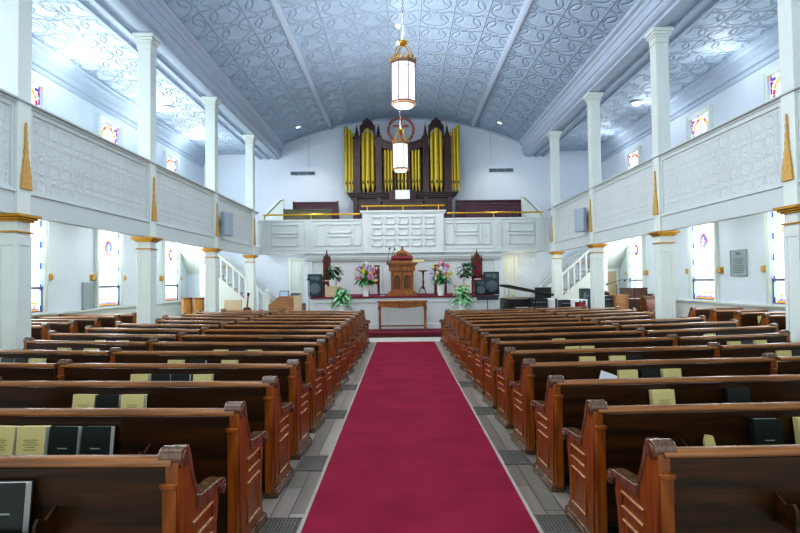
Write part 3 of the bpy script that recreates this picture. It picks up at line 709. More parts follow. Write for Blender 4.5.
plan = {
 (-1, 'inner', 0): [(.69, 'black')],
 (-1, 'inner', 1): [(.81, 'black'), (1.01, 'black'), (1.205, 'cream'), (1.40, 'cream')],
 (-1, 'inner', 2): [(1.05, 'cream'), (1.245, 'black'), (1.44, 'cream')],
 (-1, 'inner', 3): [(.84, 'cream'), (1.05, 'black'), (1.24, 'black'), (1.45, 'cream')],
 (-1, 'inner', 4): [(.88, 'cream'), (1.24, 'black'), (1.50, 'cream')],
 (-1, 'inner', 5): [(.85, 'cream'), (1.06, 'black'), (1.30, 'cream')],
 (-1, 'inner', 7): [(1.0, 'cream'), (1.2, 'cream')],
 (-1, 'outer', 2): [(.62, 'cream'), (.82, 'black')],
 (-1, 'outer', 3): [(.62, 'cream'), (.82, 'black')],
 (-1, 'outer', 4): [(.70, 'cream'), (.90, 'black'), (1.10, 'black'), (1.30, 'cream')],
 (-1, 'outer', 5): [(.6, 'cream'), (.8, 'black'), (1.05, 'cream')],
 (-1, 'outer', 6): [(.7, 'cream'), (.9, 'black'), (1.1, 'cream')],
 (-1, 'outer', 7): [(.6, 'cream'), (.8, 'cream')],
 (-1, 'side', 1): [(.6, 'black')],
 (-1, 'side', 3): [(.7, 'cream'), (.9, 'black')],
 (1, 'inner', 1): [(1.02, 'black'), (1.31, 'cream'), (1.51, 'cream')],
 (1, 'inner', 2): [(.82, 'cream'), (1.43, 'black')],
 (1, 'inner', 3): [(.94, 'cream'), (1.15, 'black'), (1.37, 'cream')],
 (1, 'inner', 4): [(.87, 'cream'), (1.22, 'cream'), (1.42, 'black')],
 (1, 'inner', 5): [(1.0, 'cream'), (1.2, 'cream')],
 (1, 'inner', 6): [(1.1, 'cream')],
 (1, 'inner', 8): [(1.0, 'cream'), (1.3, 'cream')],
 (1, 'outer', 2): [(.6, 'cream'), (.8, 'black'), (1.0, 'cream')],
 (1, 'outer', 3): [(.6, 'cream'), (.8, 'black'), (1.05, 'cream'), (1.35, 'cream')],
 (1, 'outer', 4): [(.6, 'cream'), (.8, 'black'), (1.0, 'black'), (1.25, 'cream')],
 (1, 'outer', 5): [(.62, 'cream'), (.8, 'black'), (1.05, 'cream')],
 (1, 'outer', 6): [(.9, 'cream'), (1.1, 'black')],
 (1, 'side', 2): [(.5, 'cream'), (.70, 'black'), (.90, 'black')],
 (1, 'side', 3): [(.6, 'cream')],
}
for key, bs in plan.items():
    s, kind, k = key
    for i, (d, kd) in enumerate(bs):
        if kind == 'outer': d += .13
        where = 'the %s %s pew on the %s' % (ORD[k], {'inner': 'aisle', 'outer': 'outer', 'side': 'wall'}[kind], SIDE[s])
        place_book(key, d, kd, i, where)
def in_rack(key, dist, dz=.572*.95, ly=-.10):
    loc, rz, L = PEW[key]; lx = dist if key[0] > 0 else L-dist; c, sn = math.cos(rz), math.sin(rz)
    return (loc[0]+lx*c-ly*sn, loc[1]+lx*sn+ly*c, dz), rz
p, rz = in_rack((1, 'inner', 3), .70)
o = MB().box(-.085, .085, -.004, .004, 0, .19).prism([(-.004, 0), (.012, .0), (.008, .18)], -.08, .08, 'x').obj('leaflet', M['paper'], loc=p, rot=(-.15, .35, rz)); o.location.z += .035
tag(o, 'folded white leaflet tilted in the rack behind the fourth aisle pew on the right', 'leaflet')
p, rz = in_rack((1, 'inner', 1), .82)
o = MB().ball((0, 0, .045), .05, 12, sc=(1.15, .8, .8)).ball((.05, 0, .04), .045, 10, sc=(1, .8, .8)).obj('tissue_ball', M['green'], loc=p, rot=(0, 0, rz))
tag(o, 'crumpled green tissue in the rack behind the second aisle pew on the right', 'tissue')
p, rz = in_rack((1, 'inner', 1), .69)
o = MB().prism([(-.04, 0), (.04, 0), (.028, .06), (.035, .12), (0, .14), (-.03, .10)], -.012, .012, 'y').obj('offering_envelope', M['cream'], loc=p, rot=(-.1, -.35, rz)); o.location.z += .02
tag(o, 'crumpled cream envelope beside the green tissue in a pew rack', 'envelope')

for o in list(bpy.data.objects):
    if o.parent is None and o.get('label') == 'x':
        for c in list(o.children_recursive): bpy.data.objects.remove(c)
        bpy.data.objects.remove(o)
# ------------------------------------------------------------------ pipe organ
OY = 22.75; OZ = 3.25
O = thing('pipe_organ', 'dark carved pipe organ case with gilt pipes above the choir gallery', 'organ', (0, OY, OZ))
def op(name, mb, mat=None, bevel=.006, smooth=35): return mb.obj(name, mat or M['organ'], O, bevel=bevel, smooth=smooth)
def oz(py): return EYE+(281-py)*.04222-OZ          # height above the choir floor for a height in the photograph, on the organ front
op('lower_case', MB().box(-1.95, 1.95, .10, 1.1, 0, oz(197)).box(-1.80, -.85, .06, .10, .2, oz(200)).box(.85, 1.80, .06, .10, .2, oz(200)))
mb = MB()
for e, a, b in ((.0, 197.5, 196), (.12, 196, 194.5), (.22, 194.5, 193.3), (.30, 193.3, 192.6)): mb.box(-2.05-e, 2.05+e, -.02-e*.6, 1.1, oz(a), oz(b))
op('case_cornice', mb)
for s in (-1, 1):
    mb = MB().prism([(s*1.95, oz(205)), (s*2.02, oz(199)), (s*2.25, oz(196)), (s*1.95, oz(196))], .05, .9, 'y')
    op('case_bracket', mb)
    for c in (2.0, 1.0, .0)[:2]:
        mb = MB().box(s*c-.09, s*c+.09, -.02, .12, .2, oz(197)); op('case_pilaster', mb)
op('back_panel', MB().box(-2.05, 2.05, .55, .65, oz(192.6), oz(142)), M['organ'])
def post(x, w, y_top, spire_top):
    mb = MB().box(x-w, x+w, .02, .42, oz(192.6), oz(y_top))
    mb.box(x-w-.03, x+w+.03, -.02, .45, oz(y_top), oz(y_top-1.2)).box(x-w-.02, x+w+.02, -.01, .44, oz(163), oz(161.5)).box(x-w-.02, x+w+.02, -.01, .44, oz(157), oz(155.8)).box(x-w-.03, x+w+.03, -.02, .44, oz(192.6), oz(190))
    mb.box(x-w*.55, x+w*.55, 0, .02, oz(188), oz(165)).box(x-w*.55, x+w*.55, 0, .02, oz(154), oz(y_top+2))
    z0 = oz(y_top-1.2); z1 = oz(spire_top)
    h = z1-z0
    mb.lathe([(w*.8, z0), (w*.8, z0+h*.18), (w*.55, z0+h*.22), (w*.62, z0+h*.34), (w*.35, z0+h*.42), (w*.42, z0+h*.50), (.035, z0+h*.62), (.05, z0+h*.68), (.02, z0+h*.74), (.004, z1)], (x, .22, 0), 8)
    op('tower_post', mb)
for s in (-1, 1):
    post(s*1.93, .145, 137, 121); post(s*1.0, .13, 137, 120)
    # carved arched crown over each tower
    xc = s*1.46; w = .33
    out = []; m = 12
    crown = [(-w, oz(130)), (-w, oz(124.5)), (-w*.86, oz(124)), (-w*.80, oz(122.5)), (-w*.6, oz(122)), (-w*.5, oz(119.5)), (-w*.22, oz(119)), (-w*.1, oz(117.3)), (0, oz(116.6)), (w*.1, oz(117.3)), (w*.22, oz(119)), (w*.5, oz(119.5)), (w*.6, oz(122)), (w*.80, oz(122.5)), (w*.86, oz(124)), (w, oz(124.5)), (w, oz(130))]
    arch = [(w*.82*math.cos(PI*i/m), oz(133)+(oz(126.3)-oz(133))*math.sin(PI*i/m)) for i in range(m+1)]
    poly = [(xc+a, b) for a, b in crown]+[(xc+w, oz(135)), (xc+w*.82, oz(135))]+[(xc+a, b) for a, b in arch]+[(xc-w*.82, oz(135)), (xc-w, oz(135))]
    mb = MB().prism(poly, .04, .30, 'y')
    mb.prism([(xc+a*1.12, b) for a, b in crown[1:-1]][3:-3], .0, .34, 'y')
    for t in (-.2, 0, .2): mb.ball((xc+t, .02, oz(121.8) if t == 0 else oz(124)), .05, 6, sc=(1, .5, 1))
    op('tower_crown', mb, bevel=0)
    # swept inner screen from post to the centre
    top = [(s*(.88-.60*i/10), oz(138.5)+(oz(142.5)-oz(138.5))*(math.sin(PI/2*i/10))) for i in range(11)]
    mb = MB().prism(top+[(s*.28, oz(147)), (s*.32, oz(150)), (s*.84, oz(147))], .06, .22, 'y')
    mb.prism([(a, b+.05) for a, b in top]+[(a, b-.03) for a, b in top[::-1]], .02, .26, 'y')
    op('swept_screen', mb, bevel=0)
    op('inner_post', MB().box(s*.30-.045, s*.30+.045, .05, .25, oz(192.6), oz(143)))
op('centre_screen', MB().prism([(-.34, oz(142.5)), (.34, oz(142.5)), (.34, oz(147)), (.2, oz(149)), (0, oz(146)), (-.2, oz(149)), (-.34, oz(147))], .06, .2, 'y'), bevel=0)
def pipe(x, y, r, py_top, py_bot=192.0):
    z0 = oz(py_bot); z1 = oz(py_top); f = z0+.36
    p = op('organ_pipe', MB().lathe([(r*.25, z0), (r*.35, z0+.03), (r, f), (r, z1-.10), (r*.98, z1), (r*.80, z1), (r*.8, z1-.1)], (x, y, 0), 16), M['pipe'], 0, 50)
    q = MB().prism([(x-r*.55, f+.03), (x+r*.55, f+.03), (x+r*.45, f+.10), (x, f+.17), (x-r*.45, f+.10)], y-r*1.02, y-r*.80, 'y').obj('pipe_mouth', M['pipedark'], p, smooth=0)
for s in (-1, 1):
    pipe(s*2.40, .30, .085, 123.5); pipe(s*2.24, .24, .075, 127); pipe(s*2.12, .22, .06, 130.5)
    pipe(s*1.66, .18, .095, 131); pipe(s*1.46, .12, .105, 127.2); pipe(s*1.26, .18, .095, 131)
    for x in (.72, .585, .45): pipe(s*x, .17, .062, 148.5, 191)
for x in (-.16, 0, .16): pipe(x, .16, .062, 150, 191)
# console desk with pale music rack
op('console', MB().box(-.85, .85, -.46, .1, 0, oz(203)).box(-.9, .9, -.48, .1, oz(203), oz(201.5)))
MB().prism([(-.395, oz(201)), (-.36, oz(201)), (-.22, oz(191)), (-.26, oz(191))], -.55, .55, 'x').obj('music_rack', M['organ'], O)
SM = MB().prism([(OY-.425, OZ+oz(200.5)), (OY-.417, OZ+oz(200.5)), (OY-.277, OZ+oz(191.0)), (OY-.285, OZ+oz(191.0))], -.30, .30, 'x')
tag(SM.obj('sheet_music', M['paper']), 'pale sheet music on the organ console rack', 'sheet music')
# ring with a latin cross above the centre of the organ
T = thing('cross_emblem', 'copper coloured ring with a cross, above the middle of the organ', 'cross', (-.04, OY-.07, OZ+oz(142.5)))
zc = oz(130)-oz(142.5)
MB().tube([(.53*math.cos(2*PI*i/40), 0, zc+.53*math.sin(2*PI*i/40)) for i in range(40)], .055, 10, closed=True).obj('ring', M['copper'], T)
MB().box(-.05, .05, -.03, .03, zc-.50, zc+.50).box(-.34, .34, -.03, .03, zc+.13, zc+.22).obj('cross', M['copper'], T, bevel=.008)
MB().box(-.10, .10, -.04, .06, -.03, .05).prism([(-.34, -.02), (.34, -.02), (.12, .10), (-.12, .10)], -.03, .03, 'y').obj('foot', M['copper'], T, bevel=.008)
# figure-like drape of crossing bars below
# ------------------------------------------------------------------ choir pews
def choir_pew(x0, x1, y, z0, h, mat, label):
    T = thing('choir_pew', label, 'pew', ((x0+x1)/2, y, z0)); w = (x1-x0)/2
    MB().box(-w, w, 0, .05, .1, h-.05).obj('backrest', mat, T, bevel=.006)
    MB().box(-w-.02, w+.02, -.03, .07, h-.06, h).obj('top_rail', mat, T, bevel=.012)
    MB().box(-w, w, .05, .5, .40, .45).obj('seat', mat, T, bevel=.006)
    for s in (-1, 1):
        MB().prism([(-.04, 0), (.5, 0), (.5, .62), (.2, .65), (.08, h+.03), (-.04, h+.03)], s*w-.03, s*w+.03, 'x').obj('pew_end', mat, T, bevel=.008)
struct('floor_choir_riser', MB().box(-5.0, -2.2, 22.9, YEND, 3.25, 4.0).box(2.2, 5.36, 22.9, YEND, 3.25, 4.0), M['darkwood'])
choir_pew(-4.70, -2.80, 23.2, 4.0, 1.10, M['choirpurple'], 'plum coloured choir pew against the front wall, left of the organ')
choir_pew(-4.85, -2.95, 22.0, 3.25, 1.38, M['choirolive'], 'olive coloured choir pew behind the gallery front, left of the organ')
choir_pew(2.32, 5.30, 23.2, 4.0, 1.10, M['choirpurple'], 'long plum coloured choir pew against the front wall, right of the organ')
choir_pew(2.62, 4.70, 22.0, 3.25, 1.52, M['choirpurple'], 'shorter plum choir pew behind the gallery front, right of the organ')
# ------------------------------------------------------------------ wall vents and cords
for s, side, px, py in ((-1, 'left', 303.5, 172.7), (1, 'right', 502.8, 170)):
    x, y, z = at(px, py, YEND)
    V = thing('wall_vent', 'long grey slotted wall vent on the %s of the organ' % side, 'vent', (x, YEND, z-.08), group='wall vents beside the organ')
    MB().box(-.55, .55, -.03, 0, 0, .17).obj('vent_frame', M['grey'], V, bevel=.006)
    mb = MB()
    for i in range(3):
        for j in range(5): mb.box(-.53+.36*i, -.20+.36*i, -.04, -.028, .02+.027*j, .035+.027*j)
    mb.obj('vent_slats', M['dkgrey'], V)
    x2 = at(309.5 if s < 0 else 492.5, 150, YEND)[0]
    zt = ZC+math.sqrt(R0*R0-x2*x2)-.05
    o = MB().tube([(x2, YEND-.03, zt), (x2, YEND-.03, 6.85)], .006, 5).ball((x2, YEND-.03, 6.83), .02, 6).obj('hanging_cord', M['grey'])
    tag(o, 'thin cord hanging on the front wall, %s of the organ pipes' % side, 'cord')

# ------------------------------------------------------------------ lanterns
def lantern(Y, cx, label):
    zt_ceiling = ZC+R0
    T = thing('pendant_lantern', label, 'lantern', (cx, Y, 4.72), group='hanging lanterns on the nave centre line')
    r = .225; n = 8
    MB().lathe([(r*.97, .12), (r*.97, .80)], (0, 0, 0), n, a0=PI/8).obj('glass_body', M['lantern'], T, smooth=20)
    MB().lathe([(.02, .015), (.10, .020), (.15, .032), (.165, .06)], (0, 0, 0), 24).obj('bottom_lens', M['lens'], T)
    mb = MB()
    for k in range(n):
        a = PI/8+2*PI*k/n; mb.tube([(r*math.cos(a), r*math.sin(a), .08), (r*math.cos(a), r*math.sin(a), .84)], .011, 6)
    for z0, z1, rr in ((.058, .080, .20), (.080, .115, .235), (.78, .80, .233), (.80, .835, .245)):
        mb.lathe([(rr-.03, z0), (rr, z0), (rr, z1), (rr-.03, z1)], (0, 0, 0), n, a0=PI/8)
    for z in (.16, .72): mb.tube([(r*math.cos(PI/8+2*PI*k/n), r*math.sin(PI/8+2*PI*k/n), z) for k in range(n)], .006, 6, closed=True)
    mb.obj('frame', M['bronze'], T, smooth=20)
    mb = MB()
    for k in range(n*2):
        a = 2*PI*k/(n*2); p = Vector((.238*math.cos(a), .238*math.sin(a), .835)); t = Vector((-math.sin(a), math.cos(a), 0))
        hh = .085 if k % 2 == 0 else .05
        q = [p-t*.03, p+t*.03, p+t*.018+Vector((0, 0, hh*.5)), p+t*.03+Vector((0, 0, hh*.6)), p+Vector((0, 0, hh)), p-t*.03+Vector((0, 0, hh*.6)), p-t*.018+Vector((0, 0, hh*.5))]
        ins = [v*1 - Vector((math.cos(a), math.sin(a), 0))*.012 for v in q]
        mb.add(q+ins, [tuple(range(7)), tuple(range(13, 6, -1))]+[(i, (i+1) % 7, 7+(i+1) % 7, 7+i) for i in range(7)])
    mb.obj('crest', M['gold'], T, smooth=0)
    mb = MB()
    for k in range(4):
        a = PI/4+PI/2*k
        pts = [((.20*math.cos(PI/2*i/8)+.015)*math.cos(a), (.20*math.cos(PI/2*i/8)+.015)*math.sin(a), .84+.30*math.sin(PI/2*i/8)) for i in range(9)]
        mb.tube(pts, .010, 6)
        pts = [((.11+.03*math.cos(PI*i/5))*math.cos(a+.35), (.11+.03*math.cos(PI*i/5))*math.sin(a+.35), .95+.06*i/5*2) for i in range(6)]
        mb.tube(pts, .006, 5)
    mb.lathe([(.03, 1.12), (.065, 1.15), (.075, 1.19), (.05, 1.22), (.02, 1.24), (.03, 1.27), (.012, 1.30)], (0, 0, 0), 12)
    mb.tube([(.10*math.cos(2*PI*i/10), .10*math.sin(2*PI*i/10), 1.19) for i in range(10)], .008, 5, closed=True)
    mb.obj('crown_arms', M['gold'], T)
    mb = MB(); z = 1.31; k = 0; top = zt_ceiling-4.72-.12
    while z < top:
        ax = Vector((1, 0, 0)) if k % 2 == 0 else Vector((0, 1, 0))
        mb.tube([tuple(ax*(.016*math.cos(2*PI*i/8))+Vector((0, 0, z+.032+.036*math.sin(2*PI*i/8)))) for i in range(8)], .0055, 4, closed=True)
        z += .058; k += 1
    mb.obj('chain', M['iron'], T)
    MB().lathe([(.012, top-.01), (.05, top+.02), (.09, top+.07), (.10, top+.115)], (0, 0, 0), 16).obj('ceiling_rose', M['white'], T)
    return T
lantern(9.55, -.02, 'octagonal gilt pendant lantern with white glass, high above the middle of the carpet aisle')
lantern(15.2, -.08, 'octagonal gilt pendant lantern with white glass, hanging in front of the organ pipes')
# ------------------------------------------------------------------ ceiling lamps
for s, px, py in ((-1, 299, 125.5), (1, 502, 123)):
    x, y, z = at(px, py, 22.5); an = math.asin(x/R0); zz = ZC+R0*math.cos(an)
    D = thing('recessed_downlight', 'round recessed downlight in the arched ceiling on the %s of the organ' % SIDE[s], 'downlight', (x, 22.5, zz-.04), group='downlights by the organ')
    D.rotation_euler = (0, an, 0)
    MB().lathe([(.09, 0), (.13, -.012), (.14, .0), (.13, .03)], (0, 0, 0), 20).obj('trim_ring', M['white'], D)
    MB().lathe([(.004, -.006), (.088, -.004), (.088, .02)], (0, 0, 0), 16).obj('lamp', M['lens'], D)
for s in (-1, 1):
    for i, (x, y) in enumerate(((7.62, 9.4), (7.62, 17.4))):
        D = thing('ceiling_lamp', 'round flush lamp on the %s gallery ceiling, %s' % (SIDE[s], ('nearer the camera', 'nearer the organ')[i]), 'ceiling lamp', (s*x, y, 7.38), group='flush lamps on the gallery ceilings')
        MB().lathe([(.16, 0), (.175, -.01), (.17, -.035), (.15, -.04)], (0, 0, 0), 20).obj('lamp_rim', M['white'], D)
        MB().lathe([(.005, -.13), (.07, -.12), (.12, -.085), (.15, -.035)], (0, 0, 0), 20).obj('glass_dome', M['lens'], D)

# ------------------------------------------------------------------ pulpit, table, chairs on the platform
TZ = PZ+.02
T = thing('pulpit', 'carved oak pulpit with two arched panels at the centre of the platform', 'pulpit', (-.07, 18.0, TZ)); T.scale = (.9, .9, 1)
def bx(n, m, mat=None, bevel=.008): return m.obj(n, mat or M['oak'], T, bevel=bevel)
mb = MB().box(-.56, .56, -.35, .35, 0, .06)
mb.prism([(-.56, .06), (.56, .06), (.50, .13), (.42, .17), (-.42, .17), (-.50, .13)], -.33, .33, 'y')
bx('base', mb)
bx('body', MB().box(-.41, .41, -.25, .25, .16, .80))
for s in (-1, 1):
    xc = s*.185; m = 12
    out = [(xc+.165*math.cos(PI*i/m), .55+.165*math.sin(PI*i/m)) for i in range(m+1)]; inn = [(xc+.125*math.cos(PI*i/m), .55+.125*math.sin(PI*i/m)) for i in range(m+1)]
    bx('arched_panel', MB().prism(out+[(xc-.165, .22), (xc-.125, .22)]+inn[::-1]+[(xc+.125, .22), (xc+.165, .22)], -.295, -.25, 'y'), bevel=.003)
    bx('sunk_field', MB().prism([(a, b) for a, b in inn]+[(xc-.125, .24), (xc+.125, .24)], -.256, -.25, 'y'), M['shadeoak'], 0)
for x in (-.38, 0, .38): bx('colonnette', MB().lathe([(.03, .17), (.035, .20), (.02, .23), (.024, .5), (.02, .72), (.035, .76), (.03, .80)], (x, -.30, 0), 10), bevel=0)
mb = MB()
for e, z0, z1 in ((.02, .80, .83), (.05, .83, .86), (.05, .86, 1.00), (.08, 1.0, 1.03), (.13, 1.03, 1.07), (.15, 1.07, 1.09)): mb.box(-.43-e, .43+e, -.26-e, .26+e, z0, z1)
for i in range(22): mb.box(-.47+.0448*i-.012, -.47+.0448*i+.012, -.335, -.30, .955, 1.0)
for i in range(9): mb.ball((-.40+.1*i, -.31, .91), .03, 6, sc=(1, .5, 1))
bx('carved_cornice', mb, bevel=.004)
MB().box(-.31, .31, -.22, .15, 1.09, 1.16).prism([(-.20, 1.16), (.18, 1.16), (.2, 1.30), (-.24, 1.18)], -.30, .30, 'x').obj('book_rest', M['oak'], T, bevel=.006)
MB().prism([(-.27, 1.19), (.22, 1.30), (.22, 1.34), (-.28, 1.24)], -.36, .36, 'x').obj('cushion', M['maroon'], T, bevel=.02, label='maroon velvet book cushion')
# big chair behind the pulpit
def throne(x, y, z, w, h, label, name='gothic_chair', crest=True, mat=None, seatm=None, group=None):
    mat = mat or M['darkwood']; C_ = thing(name, label, 'chair', (x, y, z), group=group)
    hw = w/2
    for s in (-1, 1):
        MB().lathe([(.03, 0), (.035, .04), (.022, .08), (.03, .2), (.03, .42)], (s*(hw-.04), -.40, 0), 10).obj('leg', mat, C_)
        MB().box(s*(hw-.03)-.03, s*(hw-.03)+.03, .0, .06, 0, h*.80).lathe([(.035, h*.80), (.045, h*.82), (.02, h*.86), (.03, h*.88), (.004, h*.93)], (s*(hw-.03), .03, 0), 10).obj('back_post', mat, C_, bevel=.005)
        MB().box(s*(hw-.03)-.03, s*(hw-.03)+.03, -.42, 0, .64, .69).lathe([(.025, .42), (.02, .5), (.03, .64)], (s*(hw-.03), -.38, 0), 8).obj('armrest', mat, C_, bevel=.008)
    MB().box(-hw, hw, -.44, .04, .38, .44).obj('seat_frame', mat, C_, bevel=.006)
    MB().box(-hw+.03, hw-.03, -.42, 0, .44, .50).obj('seat_cushion', M['maroon'], C_, bevel=.02)
    MB().box(-hw+.06, hw-.06, .02, .05, .55, h*.78).obj('back_panel', mat, C_)
    MB().box(-hw+.12, hw-.12, -.005, .02, .60, h*.74).obj('back_upholstery', M['maroon'], C_, bevel=.012)
    if crest:
        mb = MB().prism([(-hw-.02, h*.78), (hw+.02, h*.78), (hw+.02, h*.82), (hw*.75, h*.83), (hw*.55, h*.90), (hw*.2, h*.96), (0, h), (-hw*.2, h*.96), (-hw*.55, h*.90), (-hw*.75, h*.83), (-hw-.02, h*.82)], -.01, .06, 'y')
        mb.lathe([(.06, h*.80), (.02, h*.8)], (0, 0, 0), 8).ball((0, -.015, h*.87), hw*.3, 8, sc=(1, .25, 1)).lathe([(.02, h*.97), (.035, h), (.015, h+.03), (.025, h+.05), (.003, h+.09)], (0, .025, 0), 8)
    else:
        mb = MB().box(-hw, hw, 0, .05, h*.78, h*.84).box(-hw-.02, hw+.02, -.01, .06, h*.93, h*.98)
        for i in range(5): mb.lathe([(.012, h*.84), (.02, h*.885), (.012, h*.93)], (-hw*.7+hw*.35*i, .025, 0), 6)
    mb.obj('crest_rail', mat, C_, bevel=0 if crest else .005)
    return C_
def clergy(px0, px1, py_top, Y, label, **k):
    x, _, z = at((px0+px1)/2, py_top, Y); w = (px1-px0)*Y/FPX
    return throne(x, Y, TZ, w, z-TZ, label, **k)
# wide arched throne whose carved crest rises behind the pulpit
C_ = thing('pulpit_throne', 'wide oak throne with carved arched crest standing behind the pulpit', 'chair', (-.05, 19.9, TZ))
hw = .36; h = 1.58
for s in (-1, 1):
    MB().box(s*hw-.04, s*hw+.04, -.06, .06, 0, 1.30).lathe([(.05, 1.30), (.03, 1.34), (.04, 1.38), (.003, 1.44)], (s*hw, 0, 0), 10).obj('back_post', M['oak'], C_, bevel=.006)
    MB().lathe([(.035, 0), (.025, .2), (.035, .42)], (s*(hw-.02), -.5, 0), 10).obj('leg', M['oak'], C_)
    MB().box(s*hw-.04, s*hw+.04, -.52, 0, .66, .72).obj('armrest', M['oak'], C_, bevel=.008)
MB().box(-hw, hw, -.54, .05, .38, .46).obj('seat', M['oak'], C_, bevel=.008)
MB().box(-hw+.05, hw-.05, -.03, .03, .5, 1.28).obj('back_upholstery', M['maroon'], C_, bevel=.01)
m = 16; out = [((hw+.02)*math.cos(PI*i/m), 1.24+.37*math.sin(PI*i/m)) for i in range(m+1)]; inn = [((hw-.08)*math.cos(PI*i/m), 1.24+.27*math.sin(PI*i/m)) for i in range(m+1)]
MB().prism(out+inn[::-1], -.06, .06, 'y').lathe([(.05, 1.60), (.06, 1.64), (.03, 1.68), (.045, 1.71), (.003, 1.77)], (0, 0, 0), 8).prism([(-.10, 1.59), (.10, 1.59), (.05, 1.65), (-.05, 1.65)], -.05, .05, 'y').obj('arched_crest', M['oak'], C_)
mb = MB().prism(inn, -.01, .03, 'y')
for i in range(5): a = PI*(i+.5)/5; mb.ball((.17*math.cos(a), -.03, 1.29+.15*math.sin(a)), .055, 6, sc=(1, .5, 1))
mb.ball((0, -.03, 1.32), .07, 8, sc=(1, .5, 1.2)).obj('carved_fan', M['shadeoak'], C_)
# tall pointed gothic chairs
clergy(323, 330.5, 252, 20.0, 'tall gothic chair with pointed finial and maroon back, left of the flowers', name='gothic_chair')
clergy(471.5, 482.5, 251.5, 20.0, 'tall gothic chair with pointed finial and maroon back, behind the right speaker', name='gothic_chair')
clergy(367.5, 379.5, 264.5, 19.4, 'dark carved chair with spindled top rail behind the left flower vase', name='carved_chair', crest=False)
clergy(434, 446, 264, 19.4, 'dark carved chair with spindled top rail behind the right flower vase', name='carved_chair', crest=False)
# open book on the pulpit side, candle stand, microphones
x, y, z = at(417, 262.5, 17.95)
o = MB().prism([(-.20, 0), (0, .015), (.20, 0), (.20, .06), (.10, .085), (0, .06), (-.10, .085), (-.20, .06)], -.14, .14, 'y').obj('open_book', M['cream'], loc=(x+.02, 17.80, TZ+1.097), rot=(.0, 0, .1))
tag(o, 'open cream paged bible lying on the right end of the pulpit top', 'book')
def mic(px, lean, label, Y=17.8):
    x, y, z = at(px, 263, 17.9)
    T = thing('gooseneck_microphone', label, 'microphone', (x, Y, TZ+1.094), group=None)
    MB().lathe([(.05, 0), (.05, .02), (.015, .035)], (0, 0, 0), 12).obj('mic_base', M['black'], T)
    pts = [(lean*(i/8)**2, 0, .03+.40*i/8) for i in range(9)]
    MB().tube(pts, .009, 6).obj('gooseneck', M['black'], T)
    MB().ball((lean*1.1, 0, .46), .028, 8, sc=(1, 1, 1.4)).obj('mic_head', M['black'], T)
mic(388, .06, 'black gooseneck microphone on the left corner of the pulpit'); mic(390.8, .12, 'slimmer gooseneck microphone next to the pulpit book rest', 18.06)
x, y, z = at(423.3, 295, 18.2)
T = thing('tripod_stand', 'small dark wooden tripod pedestal stand right of the pulpit', 'stand', (x, 18.4, TZ))
mb = MB().lathe([(.03, .20), (.045, .25), (.025, .32), (.035, .42), (.022, .55), (.03, .74), (.05, .80)], (0, 0, 0), 12); mb.obj('turned_pole', M['darkwood'], T)
MB().lathe([(.02, .79), (.16, .81), (.17, .825), (.16, .84)], (0, 0, 0), 20).obj('tray_top', M['darkwood'], T)
for k in range(3):
    a = -PI/2+PI/6+2*PI*k/3
    MB().tube([(.02*math.cos(a), .02*math.sin(a), .30), (.09*math.cos(a), .09*math.sin(a), .24), (.14*math.cos(a), .14*math.sin(a), .10), (.21*math.cos(a), .21*math.sin(a), .012)], .016, 6).obj('leg', M['darkwood'], T)
# slim microphone stand left of the pulpit
x, y, z = at(383.6, 295, 18.0)
T = thing('microphone_stand', 'slim grey microphone stand left of the pulpit', 'microphone stand', (x-.03, 17.95, TZ))
MB().lathe([(.09, 0), (.09, .015), (.02, .03)], (0, 0, 0), 16).obj('round_base', M['grey'], T); MB().tube([(0, 0, .02), (0, 0, 1.0)], .010, 8).obj('pole', M['grey'], T); MB().tube([(0, 0, 1.0), (.06, -.10, 1.02)], .008, 6).obj('boom', M['grey'], T)
# communion table
T = thing('communion_table', 'long narrow oak communion table on the step before the platform', 'table', (-.07, 16.45, .15))
MB().box(-.76, .76, -.24, .24, .86, .90).obj('table_top', M['oak'], T, bevel=.008)
MB().prism([(-.72, .86), (-.72, .74), (-.62, .73), (-.3, .70), (0, .68), (.3, .70), (.62, .73), (.72, .74), (.72, .86)], -.21, -.18, 'y').box(-.70, .70, .18, .21, .74, .86).obj('apron', M['oak'], T, bevel=.004)
for sx in (-1, 1):
    for sy in (-1, 1):
        MB().lathe([(.035, 0), (.045, .05), (.028, .09), (.032, .35), (.025, .60), (.045, .66), (.045, .75)], (sx*.69, sy*.19, 0), 12).obj('leg', M['oak'], T)
MB().box(-.69, .69, -.015, .015, .12, .16).box(-.70, -.68, -.19, .19, .12, .16).box(.68, .70, -.19, .19, .12, .16).obj('stretcher', M['oak'], T, bevel=.004)

